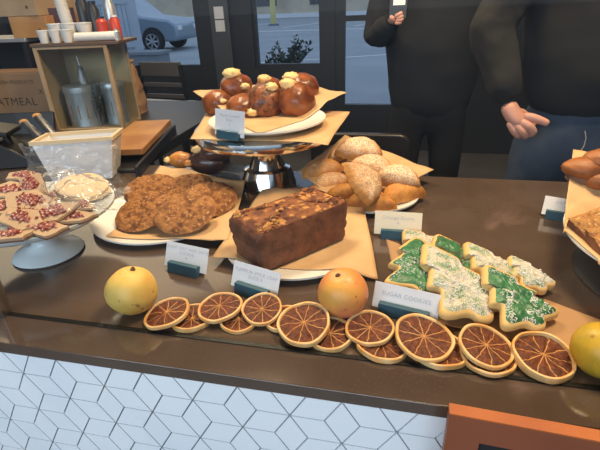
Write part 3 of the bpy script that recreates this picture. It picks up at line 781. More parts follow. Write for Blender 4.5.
tree_cookie((414, 240), (426, 298), .036, .016, 'green tree cookie farthest left, standing over the sugar cookie card', M_green, 33, spr=600, roll=6, wid=.95, gap=.0)
tree_cookie((462, 246), (510, 290), .034, .014, 'white topped green tree cookie behind the two large front ones', M_icemix, 34, spr=900, roll=10, wid=.9, gap=-.1)
tree_cookie((506, 260), (540, 294), .026, .010, 'white tree cookie farthest right at the back', M_icemix, 35, spr=800, roll=8, wid=.9)
tree_cookie((422, 246), (482, 321), .054, .012, 'large white sprinkled tree cookie in the middle front', M_icemix, 36, spr=1900, roll=8, wid=.86, gap=-.5)
tree_cookie((481, 268), (535, 330), .048, .010, 'large green tree cookie with white sprinkles at the right front', M_green, 37, spr=1300, roll=6, wid=.98, gap=.12)

# ------------------------------------------------------------------ bark on the white stand
BK = 'peppermint bark pieces on the white stand'
def bark(px, py, z, size, rz, tilt, lab, seed):
    p = on(px, py, z); r_ = random.Random(seed)
    t = thing('peppermint_bark', lab, 'candy bark', p, 0, BK, rot=(R(tilt[0]), R(tilt[1]), R(rz)))
    n = r_.choice((4, 5, 5)); an = sorted(r_.uniform(0, .5) + k * 2 * PI / n for k in range(n))
    pl2 = []
    for k in range(n):
        a, b = an[k], an[(k + 1) % n]
        A = Vector((size * math.cos(a) * 1.15, size * .62 * math.sin(a))); B = Vector((size * math.cos(b) * 1.15, size * .62 * math.sin(b)))
        for q in range(5): pl2.append(A.lerp(B, q / 5) * (1 + r_.uniform(-.05, .05)))
    m = len(pl2)
    def slab(z0_, z1_, nm, mt, par, g=1.0):
        b = MB(); vs = [(q.x * g, q.y * g, z0_) for q in pl2] + [(q.x * g, q.y * g, z1_) for q in pl2]
        b.add(vs, [(i, (i + 1) % m, m + (i + 1) % m, m + i) for i in range(m)] + [tuple(reversed(range(m))), tuple(range(m, 2 * m))])
        return b.build(nm, mt, par, smooth=30)
    slab(0, .0035, 'chocolate_layer', M_barkc, t, 1.01); slab(.0035, .0085, 'white_layer', M_bark, t)
    c = MB()
    for k in range(130):
        w = [r_.random() for _ in range(m)]; s = sum(x ** 3 for x in w); q = Vector((0, 0))
        for x, y in zip(w, pl2): q += y * (x ** 3 / s)
        q *= r_.uniform(.6, 1.7)
        if Vector((q.x / size / 1.0, q.y / size / .55)).length > .93 or q.x < -size * .8: continue
        s_ = r_.uniform(.0028, .0062)
        c.box((q.x, q.y, .0095), (s_ * 1.4, s_, s_ * .8), 0, rotm((r_.random() * 3, r_.random() * 3, r_.random() * 3)))
    if c.v: o = c.build('peppermint_crumbs', M_pepp, t, smooth=0); o['kind'] = 'stuff'
BL = [
 (10, 238, .108, .040, 20, (0, 0), 'bark piece at the front left rim of the white stand'),
 (41, 231, .108, .044, 8, (10, 6), 'pale edged bark piece near the front rim of the white stand'),
 (70, 219, .108, .042, 25, (4, 5), 'long bark piece at the front right before the plastic wrap'),
 (22, 221, .120, .046, -15, (14, 8), 'bark piece lying second from the front left'),
 (52, 215, .120, .048, 30, (18, -7), 'bark piece in the middle of the white stand'),
 (4, 210, .122, .046, 60, (12, 6), 'bark piece thick with red crumbs at the left edge of the photo'),
 (31, 203, .132, .048, 12, (22, 8), 'reddest bark piece on top of the heap'),
 (84, 209, .110, .032, -20, (2, -4), 'small bark piece touching the plastic wrap'),
 (12, 192, .126, .044, 35, (20, 4), 'bark piece at the back left of the white stand'),
 (36, 187, .134, .046, -25, (30, 8), 'upright tilted bark piece at the back of the heap'),
 (58, 197, .116, .038, 50, (10, -10), 'bark piece half under the plastic wrap'),
 (36, 214, .116, .044, 60, (6, 12), 'bark piece wedged beneath the reddest piece'),
 (24, 178, .112, .040, 10, (6, 0), 'bark piece lowest at the back rim of the white stand'),
]
for i, b in enumerate(BL): bark(*b, seed=50 + i)
for i, (px, py, z, lab) in enumerate([(86, 195, .1065, 'lowest pale round cookie under the plastic wrap on the white stand'), (85, 191, .1155, 'middle pale round cookie under the plastic wrap'), (82, 187, .1245, 'top pale round cookie under the plastic wrap')]):
    p = on(px, py, z)
    o = MB().lathe([(0, 0), (.046, 0), (.05, .003), (.05, .006), (.046, .009), (.02, .0095), (0, .009)], 36, wob=lambda a: 1 + .02 * math.sin(3 * a + i)).build('shortbread_round', M_pale, None, p, (R(3 * i), R(-4 * i), i))
    tag(o, lab, 'cookie', 'pale round cookies in plastic')
def crinkle(name, fn, nu, nv, lab, amp, seed, cat='plastic wrap'):
    def g(u, v):
        p = fn(u, v); return p + Vector((nz(p.x, p.y, p.z + seed, 26, 4), nz(p.y, p.z, p.x + seed, 26, 4), nz(p.z, p.x, p.y + seed, 26, 4))) * amp
    return tag(MB().grid(g, nu, nv).build(name, M_wrap, smooth=25), lab, cat)
wc = [on(44, 212, .13), on(112, 222, .105), on(132, 194, .105), on(48, 172, .136)]
crinkle('plastic_wrap', lambda u, v: ((wc[0] * (1 - u) + wc[1] * u) * (1 - v) + (wc[3] * (1 - u) + wc[2] * u) * v) + Vector((0, 0, .032 * math.sin(u * PI) * math.sin(v * PI) + .012)), 34, 26, 'crinkled clear plastic wrap over the right side of the bark', .011, 4)

# ------------------------------------------------------------------ wrapped container, tongs, reader, board
bx_ = thing('paper_lined_bin', 'pale tapered bin wrapped in clear plastic behind the bark stand', 'bin', (-.935, 1.12, CT), R(8), rot=(R(-3), 0, R(20)))
bm = MB(); wb0, db0, wt, dt, hb_ = .085, .05, .112, .062, .125
def ring(w, d, z): return [(-w, -d, z), (w, -d, z), (w, d, z), (-w, d, z)]
rings = [ring(wb0, db0, 0), ring(wt, dt, hb_), ring(wt - .005, dt - .005, hb_), ring(wb0 - .004, db0 - .004, .006)]
vs = [p for r_ in rings for p in r_]; fs = [(3, 2, 1, 0)]
for k in range(3):
    for i in range(4): fs.append((k * 4 + i, k * 4 + (i + 1) % 4, k * 4 + 4 + (i + 1) % 4, k * 4 + 4 + i))
fs.append((12, 13, 14, 15)); bm.add(vs, fs); bm.build('bin', M_bag, bx_, bevel=.006)
rb = MB()
for (x0, x1, y0, y1) in ((-wt - .003, wt + .003, -dt - .003, -dt + .006), (-wt - .003, wt + .003, dt - .006, dt + .003), (-wt - .003, -wt + .006, -dt + .006, dt - .006), (wt - .006, wt + .003, -dt + .006, dt - .006)): rb.bx(x0, x1, y0, y1, hb_ - .008, hb_ + .003)
rb.build('rim', M_pale, bx_, smooth=0)
crinkle('plastic_bag', lambda u, v: Vector((-.935, 1.12, CT)) + Matrix.Rotation(R(20), 3, 'Z') @ Vector((-.13 + .25 * u, -.066 - .02 * math.sin(u * PI) - .045 * (1 - v), .004 + .12 * v)), 30, 22, 'crinkled clear plastic bag hanging over the front of the pale bin', .012, 9, 'plastic bag')
tg = thing('serving_tongs', 'steel serving tongs leaning out of the pale bin toward the cardboard box', 'tongs', (-1.05, 1.13, CT + .05))
tip1 = onY(38, 117, 1.22); tip2 = onY(25, 123, 1.20); a1 = Vector((-.955, 1.12, CT + .03)); a2 = Vector((-.99, 1.12, CT + .03))
for tp, a0 in ((tip1, a1), (tip2, a2)):
    MB().tube([a0 - Vector(tg.location), a0.lerp(tp, .5) - Vector(tg.location), tp - Vector(tg.location)], [.010, .016, .015], 10, flat=.55).build('arm', M_steel, tg)
    MB().tube([tp - Vector(tg.location), tp + (tp - a0).normalized() * .012 - Vector(tg.location)], [.0155, .013], 10, flat=.55).build('end_cap', M_wood, tg)
pos = thing('card_reader', 'black card reader and stand at the left behind the bark stand', 'card reader', (-1.24, 1.20, CT), R(20))
prism(MB(), [(-.07, 0), (.06, 0), (.055, .02), (-.03, .085), (-.06, .09)], -.05, .05).build('body', M_black, pos, bevel=.005)
MB().box((-.005, 0, .062), (.075, .078, .004), 0, rotm((0, R(38), 0))).build('screen', M_chan, pos, smooth=0)
MB().tube([(-.02, 0, .05), (-.03, 0, .115)], .012, 10).build('neck', M_black, pos)
MB().box((-.03, 0, .12), (.07, .11, .016), 0, rotm((0, R(12), 0))).build('tablet_mount', M_black, pos, bevel=.003)
lap = thing('black_laptop_tray', 'black flat tray lying at the far left edge behind the card reader', 'tray', (-1.50, 1.36, CT), R(12))
MB().bx(-.18, .16, -.12, .14, 0, .02).build('base', M_black, lap, bevel=.006)
MB().box((0, .14, .055), (.33, .018, .09), 0, rotm((R(-20), 0, 0))).build('back_lip', M_black, lap, bevel=.004)
bd = thing('knife_tray', 'black tray with rails under the honey coloured wooden board', 'tray', (-.925, 1.40, CT), R(14))
rot_b = rotm((0, 0, 0))
MB().bx(-.075, .085, -.26, .21, 0, .012).build('base', M_black, bd, bevel=.003)
for x in (-.075, .085): MB().bx(x - .006, x + .006, -.30, .21, .0, .034).build('rail', M_black, bd, bevel=.003)
cb = MB().bx(-.068, .078, -.19, .20, 0, .022).build('wooden_board', M_wood, None, (-.925, 1.40, CT + .0345), (0, 0, R(14)), bevel=.003)
tag(cb, 'honey coloured wooden board between the pale bin and the dark pastries', 'board')

# ------------------------------------------------------------------ display case with tins
DX, DY, DZ1, DRZ = -1.27, 1.61, CT + .335, R(12)
dc = thing('display_case', 'pale wood framed display case with a clear front holding tins', 'display case', (DX, DY, CT), DRZ)
hw = .145; hh = DZ1 - CT; dp = .20; q = .016
def dcp(x, y, z=0): return Matrix.Rotation(DRZ, 4, 'Z') @ Vector((x, y, z)) + Vector((DX, DY, CT))
fr = MB().bx(-hw, -hw + q, -.010, .010, 0, hh).bx(hw - q, hw, -.010, .010, 0, hh).bx(-hw + q, hw - q, -.010, .010, 0, q).bx(-hw + q, hw - q, -.010, .010, hh - q * .6, hh)
fr.build('front_frame', M_palewood, dc, bevel=.0015)
MB().bx(-hw + q, hw - q, -.002, .002, q, hh - q * .6).build('front_pane', M_casing, dc, smooth=0)
MB().bx(-hw - .005, hw + .05, -.014, dp, hh, hh + .012).build('top_board', mat('dark_top_board', (.11, .06, .03), .5), dc, bevel=.002)
MB().bx(-hw, hw, dp - .012, dp, 0, hh).build('back_panel', M_casein, dc, smooth=0)
MB().bx(-hw, -hw + .012, .011, dp - .012, 0, hh).build('side_panel', M_casein, dc, smooth=0)
MB().bx(hw - .008, hw - .004, .011, dp - .012, 0.013, hh).build('side_pane', M_casing, dc, smooth=0)
MB().bx(-hw + .012, hw - .008, .011, dp - .012, 0, .012).build('bottom_board', M_palewood, dc, smooth=0)
def tin(x, y, r, hgt, lab, grp='metal tins in the display case'):
    t = thing('storage_tin', lab, 'tin', dcp(x, y, .0125), 0, grp)
    MB().lathe([(0, 0), (r, 0), (r, .004), (r * .985, .008), (r * .985, hgt - .03), (r, hgt - .026), (0, hgt - .026)], 40).build('body', M_tin, t, smooth=40)
    MB().lathe([(0, hgt - .026), (r * 1.03, hgt - .026), (r * 1.04, hgt - .02), (r * 1.02, hgt - .004), (r * .95, hgt), (0, hgt - .002)], 40).build('lid', M_tin, t, smooth=40)
    MB().lathe([(r * .987, hgt * .2), (r * .992, hgt * .2), (r * .992, hgt * .55), (r * .987, hgt * .55)], 14).build('label', M_pbag, t, smooth=40)
tin(-.045, .096, .072, .165, 'large round tin behind the clear front on the left of the case')
tin(.083, .105, .046, .17, 'smaller round tin on the right inside the case')
sg = thing('dried_sprig', 'grey green dried sprig lying between the two tins in the case', 'dried plant', dcp(.03, .045, .013))
ss = MB(); sl = MB(); rr = random.Random(5)
for k in range(6):
    e = Vector((rr.uniform(-.02, .025), rr.uniform(-.012, .02), rr.uniform(.10, .19)))
    ss.tube([(0, 0, 0), e * .5 + Vector((0, 0, .01)), e], [.003, .002, .001], 5)
    for j in range(16):
        c = e * rr.uniform(.35, 1); d = Vector((rr.uniform(-1, 1), rr.uniform(-1, 1), rr.uniform(-.4, 1))).normalized() * rr.uniform(.012, .024); sd = d.cross(Vector((.3, .5, .8))).normalized() * .006
        sl.add([c, c + d * .5 + sd, c + d, c + d * .5 - sd], [(0, 1, 2, 3)])
ss.build('stem', M_stem, sg); sl.build('foliage', mat('grey_green_leaf', (.12, .15, .11), .7), sg, smooth=0)
sc_ = thing('metal_scoop', 'small ridged metal scoop standing on the large tin', 'scoop', dcp(-.03, .10, .1785))
MB().lathe([(0, 0), (.016, 0), (.022, .02), (.012, .05), (.014, .055), (.008, .07), (0, .075)], 16).build('bowl', M_tin, sc_)
MB().tube([(0, 0, .07), (-.005, 0, .11)], [.003, .002], 6).build('handle', M_tin, sc_)

# cups and oddments on the case
TZ = DZ1 + .0125
def cup(p, lab, lying=False, rz=0, k=1.0, grp='paper cups on the display case'):
    t = thing('paper_cup', lab, 'paper cup', p, 0, grp, rot=((R(90), 0, R(rz)) if lying else (0, 0, 0)))
    MB().lathe([(0, .0), (.026 * k, 0), (.027 * k, .003), (.036 * k, .075 * k), (.034 * k, .075 * k), (.025 * k, .004), (0, .004)], 28).build('cup', M_cup, t, smooth=50)
    MB().lathe([(.035 * k, .072 * k), (.0375 * k, .073 * k), (.0375 * k, .077 * k), (.0345 * k, .077 * k), (.035 * k, .072 * k)], 28).build('rolled_rim', M_white, t, smooth=50)
def top(x, y, z=0): return dcp(x, y, hh + .0125 + z)
for x, lab in ((-.098, 'paper cup at the left front on the display case'), (-.052, 'paper cup second from the left on the display case front'), (-.006, 'paper cup third from the left on the display case front')): cup(top(x, .012), lab, k=.60)
for x, lab in ((-.08, 'paper cup in the second row, left, on the display case'), (-.025, 'paper cup in the second row, middle, on the display case'), (.035, 'paper cup in the second row, right, on the display case')): cup(top(x, .085), lab, k=.86)
sk = thing('cup_stack', 'tall slanted stack of white cups rising behind the others', 'cup stack', top(-.055, .15), rot=(0, R(-6), 0))
m_ = MB()
for k in range(9): m_.lathe([(.018, .0 + k * .014), (.024, .046 + k * .014), (.025, .048 + k * .014), (.022, .048 + k * .014)], 24)
m_.build('nested_cups', M_cup, sk, smooth=40)
ls = thing('lid_sleeve', 'long white sleeve of lids lying along the front of the display case', 'lid sleeve', top(.10, .012, .0172), rot=(0, 0, DRZ))
MB().tube([(-.075, 0, 0), (.08, 0, 0)], .016, 18).build('sleeve', M_cup, ls)
for k in range(5): MB().tube([(.05 + k * .007, 0, 0), (.053 + k * .007, 0, 0)], .017, 18).build('lid', M_white, ls)
def cann(x, y, r, hgt, m, name, lab, cat, lidm=None):
    t = thing(name, lab, cat, top(x, y))
    MB().lathe([(0, 0), (r, 0), (r, hgt * .78), (r * .6, hgt * .9), (r * .6, hgt * .92), (0, hgt * .92)], 22).build('body', m, t, smooth=40)
    MB().lathe([(0, hgt * .92), (r * .66, hgt * .92), (r * .66, hgt), (0, hgt)], 18).build('cap', lidm or M_black, t, smooth=40)
cann(.115, .062, .022, .085, M_red, 'red_bottle', 'red squat bottle standing on the right of the display case', 'bottle')
cann(.162, .075, .020, .088, M_red, 'red_bottle', 'red bottle with a white cap at the right end of the display case', 'bottle', M_white)
cann(.075, .105, .022, .14, M_black, 'black_bottle', 'black bottle behind the lid sleeve on the display case', 'bottle')
cann(.01, .16, .024, .17, M_black, 'black_bottle', 'taller black bottle beside the slanted cup stack', 'bottle')
cann(.125, .145, .022, .16, M_tin, 'steel_shaker', 'grey steel shaker behind the red bottles', 'shaker', M_tin)
cann(.182, .02, .014, .04, M_tin, 'spice_jar', 'small steel jar at the front right corner of the display case', 'jar', M_tin)

# shelf unit and crates at far left
su = thing('metal_shelf', 'dark metal shelf at the far left carrying two wooden crates', 'shelf', (-2.02, 2.05, CT))
szz = onY(30, 38, 1.9).z - CT
MB().bx(-.28, .30, -.16, .17, szz - .016, szz).build('shelf_board', M_tin, su, bevel=.002)
for x in (-.265, .285):
    for y in (-.145, .155): MB().bx(x - .012, x + .012, y - .012, y + .012, 0, szz - .016).build('post', M_black, su, smooth=0)
MB().bx(-.27, .29, .150, .156, .03, szz - .017).build('back_panel', M_black, su, smooth=0)
def crate(x, z, w, hgt, rz, lab, m):
    c = thing('wooden_crate', lab, 'crate', (x, 2.03, z), R(rz), 'wooden crates on the metal shelf')
    d = .13; k = .010
    for (nm, b) in (('front_panel', (-w, w, -d, -d + k, 0, hgt)), ('back_panel', (-w, w, d - k, d, 0, hgt)), ('side_panel', (-w, -w + k, -d + k, d - k, 0, hgt)), ('side_panel', (w - k, w, -d + k, d - k, 0, hgt)), ('bottom_panel', (-w + k, w - k, -d + k, d - k, 0, k))):
        MB().bx(*b).build(nm, m, c, bevel=.0015)
    MB().tube([(w * .55, -d - .0012, hgt * .35), (w * .55, -d + .001, hgt * .35)], .007, 12).build('knot', M_stem, c)
cx_ = onY(29, 30, 1.9)
crate(cx_.x - .0, CT + szz + .0005, .095, .09, 2, 'orange pine crate, lower of the two at the top left', M_pine)
crate(cx_.x - .035, CT + szz + .092, .115, .10, -2, 'brown wooden crate, upper of the two at the top left', M_palewood)
dbx = thing('maroon_box', 'dark maroon box beside the wooden crates behind the cup stack', 'box', (onY(56, 20, 2.05).x + .05, 2.0, CT))
MB().bx(-.055, .055, -.04, .06, 0, .47).build('box', mat('maroon_card', (.07, .025, .025), .6), dbx, bevel=.003)
# cardboard box
kx1 = onY(42, 75, 1.74).x
kb = thing('cardboard_box', 'brown printed cardboard box left of the display case', 'box', (kx1 - .21, 1.74, CT), R(6))
bh = onY(40, 72, 1.74).z - CT - .004
MB().bx(-.21, .21, 0, .13, 0, bh).build('carton', M_cardb, kb, bevel=.004)
MB().bx(-.21, .21, .001, .064, bh, bh + .003).build('flap', M_cardb, kb, smooth=0)
MB().bx(-.21, .21, .066, .129, bh, bh + .003).build('flap', M_cardb, kb, smooth=0)
lettering(kb, 'FRESH PRODUCTS', .021, M_print, (.05, -.0008, bh * .82), (R(90), 0, 0))
lettering(kb, 'OATMEAL', .05, M_print, (.01, -.0008, bh * .42), (R(90), 0, 0))
lettering(kb, 'X', .03, M_print, (.165, -.0008, bh * .62), (R(90), 0, 0))
# brown paper bag
bp2 = onY(130, 108, 1.95)
pb = thing('paper_bag', 'brown paper bag standing right of the display case', 'bag', (bp2.x - .02, 1.97, CT), R(10))
def bagf(u, v):
    a = u * 2 * PI; e = .35
    x = .085 * math.copysign(abs(math.cos(a)) ** e, math.cos(a)); y = .05 * math.copysign(abs(math.sin(a)) ** e, math.sin(a))
    k = 1 - .25 * v ** 2; kk = 1 - .55 * v ** 3
    return Vector((x * k + .008 * nz(x, y, v, 9), y * kk + .008 * nz(y, x, v, 9), .235 * v))
MB().grid(bagf, 40, 14, cu=True).build('bag_body', M_pbag, pb, smooth=50)
MB().bx(-.066, .066, -.021, .021, .228, .24).build('folded_top', M_pbag, pb, bevel=.003)

# table and chair by the window
tp_ = onY(148, 104, 2.75)
tb = thing('cafe_table', 'small cafe table with pale top near the left window', 'table', (tp_.x - .06, 2.72, 0), R(-12))
MB().bx(-.23, .23, -.20, .20, tp_.z - .03, tp_.z).build('tabletop', M_tabletop, tb, bevel=.003)
MB().bx(-.231, .231, -.203, -.20, tp_.z - .032, tp_.z + .001).build('front_edge', M_black, tb, smooth=0)
MB().tube([(0, 0, .03), (0, 0, tp_.z - .03)], .035, 16).build('column', M_black, tb)
MB().lathe([(0, 0), (.17, 0), (.17, .012), (.05, .035), (0, .035)], 32).build('foot', M_black, tb)
ct_ = onY(163, 64, 3.25); cbt = onY(164, 100, 3.25)
ch = thing('wooden_chair', 'dark slat backed chair standing by the left window', 'chair', (ct_.x, 3.25, 0), R(-8))
wd = .185
for s_ in (-1, 1):
    MB().tube([(s_ * wd, .0, 0), (s_ * wd, 0, .44), (s_ * wd, -.05, ct_.z)], .018, 8).build('rear_leg', M_black, ch)
    MB().tube([(s_ * wd, .38, 0), (s_ * wd, .38, .43)], .018, 8).build('front_leg', M_black, ch)
MB().bx(-.2, .2, -.01, .41, .43, .46).build('seat', M_black, ch, bevel=.008)
MB().box((0, -.045, ct_.z - .03), (wd * 2, .022, .10)).build('top_rail', mat('grey_brown_chair_wood', (.12, .115, .12), .5), ch, bevel=.004)
for k in range(3): MB().box((0, -.040 + k * .008, ct_.z - .145 - k * .085), (wd * 2, .016, .03)).build('back_slat', mat('grey_brown_slat', (.12, .115, .12), .5), ch, bevel=.003)
wt_ = onY(181, 103, 2.95)
stl = thing('round_stool', 'small pale round stool top between the table and the chair', 'stool', (wt_.x + .04, 2.95, 0))
MB().tube([(0, 0, wt_.z - .03), (0, 0, wt_.z)], .10, 28).build('seat', M_tabletop, stl, bevel=.004)
for k in range(3):
    a = k * 2.09 + .3; MB().tube([(.13 * math.cos(a), .13 * math.sin(a), 0), (.06 * math.cos(a), .06 * math.sin(a), wt_.z - .03)], .012, 8).build('leg', M_black, stl)
# dark bench with rounded corner behind the turnovers
b0 = onY(330, 132, 1.55); b1 = onY(411, 138, 1.55)
bn = thing('dark_seat_back', 'dark rounded seat back behind the counter above the turnovers', 'chair', ((b0.x + b1.x) / 2 - .04, 1.6, 0))
wn = (b1.x - b0.x) / 2 + .04; hz_ = b1.z
cc = MB(); pts = []
for (cx0, sx) in ((wn - .04, 1), (-wn + .04, -1)):
    for k in range(7):
        a = (k / 6) * PI / 2 if sx > 0 else PI / 2 + (k / 6) * PI / 2
        pts.append((cx0 + .04 * math.cos(a), hz_ - .04 + .04 * math.sin(a)))
pts += [(-wn, .46), (wn, .46)]
n = len(pts)
cc.add([(x, -.015, z) for x, z in pts] + [(x, .015, z) for x, z in pts], [(i, n + i, n + (i + 1) % n, (i + 1) % n) for i in range(n)] + [tuple(range(n)), tuple(reversed(range(n, 2 * n)))])
cc.build('backrest', mat('dark_brown_lacquer', (.022, .018, .016), .35), bn, bevel=.006)
MB().bx(-wn, wn, .015, .40, .42, .46).build('seat', M_black, bn, bevel=.006)
for s_ in (-1, 1):
    for y in (0.02, .37): MB().bx(s_ * (wn - .02) - .015, s_ * (wn - .02) + .015, y - .015, y + .015, 0, .42).build('leg', M_black, bn, smooth=0)

# ------------------------------------------------------------------ pastries on the right plate
RG = 'brown pastries on the right plate'
M_rp = mat('fried_pastry', (.34, .12, .03), .5, var=(18, (.22, .065, .015), .4, .65), bump=(60, .5, .003))
bun(587, 168, .134, .036, M_rp, 'smooth brown pastry at the back left of the right plate', RG, 61, 'fritter', None, (1.3, .8, .6), 'pastry')
bun(604, 160, .150, .036, M_rp, 'topmost brown pastry at the back of the right plate, cut by the photo edge', RG, 62, 'fritter', None, (1.1, .8, .6), 'pastry')
bun(582, 178, .112, .028, mat('grey_brown_crust', (.20, .10, .055), .8, bump=(150, .8, .003)), 'greyish crumbly pastry under the smooth ones on the right plate', RG, 63, 'fritter', None, (1.1, .9, .6), 'pastry', lobes=False)
bun(604, 180, .114, .034, M_rp, 'red brown pastry below the topmost one on the right plate', RG, 64, 'fritter', None, (1.2, .9, .6), 'pastry')
def bar(px, py, z, size, rot, lab, seed):
    p = on(px, py, z); t = thing('oat_bar', lab, 'oat bar', p, 0, 'oat bars at the front of the right plate', rot=[R(k) for k in rot])
    def f(u, v, z_): x = (u - .5) * size[0]; y = (v - .5) * size[1]; return x, y
    m = MB(); nn_ = 18
    def top(u, v):
        x, y = f(u, v, 0); e = min(u, 1 - u, v, 1 - v); return Vector((x * (1 + .03 * nz(y, 0, seed, 40)), y * (1 + .03 * nz(x, 1, seed, 40)), size[2] * (.75 + .25 * min(1, e * 8)) + .004 * nz(x, y, seed, 70, 3)))
    m.grid(top, nn_, nn_); m.build('baked_top', M_cookie2, t, smooth=180)
    MB().bx(-size[0] / 2 * .98, size[0] / 2 * .98, -size[1] / 2 * .98, size[1] / 2 * .98, 0, size[2] * .78).build('filling', M_loaf, t, bevel=.003)
M_cookie2 = mat('golden_oats', (.42, .20, .055), .8, var=(70, (.22, .085, .022), .45, .62), speck=(150, (.62, .40, .16), .56, .68), bump=(220, .9, .003))
bar(596, 232, .086, (.070, .065, .024), (16, -10, 25), 'golden oat bar tilted at the front left of the right plate', 71)
bar(614, 250, .080, (.075, .07, .024), (4, 4, 5), 'oat bar at the very front of the right plate', 72)

# ------------------------------------------------------------------ wooden framed chalkboard below the counter
fz = .058
P0 = onY(449, 404, .385); P1 = onY(600, 428, .385)
ry = math.atan2(P1.z - P0.z, P1.x - P0.x)
bf = thing('framed_chalkboard', 'orange stained wooden frame with black board leaning before the tiled counter', 'chalkboard', (P0.x, .385, 0), R(-3))
hf = P0.z
stw = .036; wF = .62; tk = .015
MB().bx(0, wF, -tk, 0, hf - stw, hf).build('top_rail', M_frameface, bf, smooth=0)
MB().bx(0, wF, -tk, 0, hf, hf + .002).build('top_edge', M_orange, bf, smooth=0)
MB().bx(0, stw, -tk, 0, .0, hf - stw).build('side_stile', M_frameface, bf, smooth=0)
MB().bx(wF - stw, wF, -tk, 0, .0, hf - stw).build('side_stile', M_frameface, bf, smooth=0)
MB().bx(stw, wF - stw, -tk, 0, 0, .08).build('bottom_rail', M_frameface, bf, smooth=0)
MB().bx(stw, wF - stw, -tk * .6, -.004, .08, hf - stw).build('board', M_slatebd, bf, smooth=0)

# ------------------------------------------------------------------ people
def skin_mesh(name, chains, m, parent=None, sub=2, loc=(0, 0, 0)):
    """chains: lists of (x, y, z, rx[, ry]); a vertex given twice within 1 mm is shared"""
    vs = []; rad = []; ed = []
    def vid(p):
        for i, q in enumerate(vs):
            if (Vector(q) - Vector(p[:3])).length < .001: return i
        vs.append(p[:3]); rad.append((p[3], p[4] if len(p) > 4 else p[3])); return len(vs) - 1
    for c in chains:
        ids = [vid(p) for p in c]
        for a, b in zip(ids, ids[1:]):
            if a != b and (a, b) not in ed: ed.append((a, b))
    me = bpy.data.meshes.new(name); me.from_pydata(vs, ed, []); me.materials.append(m)
    o = bpy.data.objects.new(name, me); COL.objects.link(o); o.location = loc
    o.modifiers.new('skin', 'SKIN').use_smooth_shade = True
    for i, r_ in enumerate(rad):
        me.skin_vertices[0].data[i].radius = r_; me.skin_vertices[0].data[i].use_root = (i == 0)
    if sub:
        q = o.modifiers.new('sub', 'SUBSURF'); q.levels = sub; q.render_levels = sub
    if parent: o.parent = parent
    return o

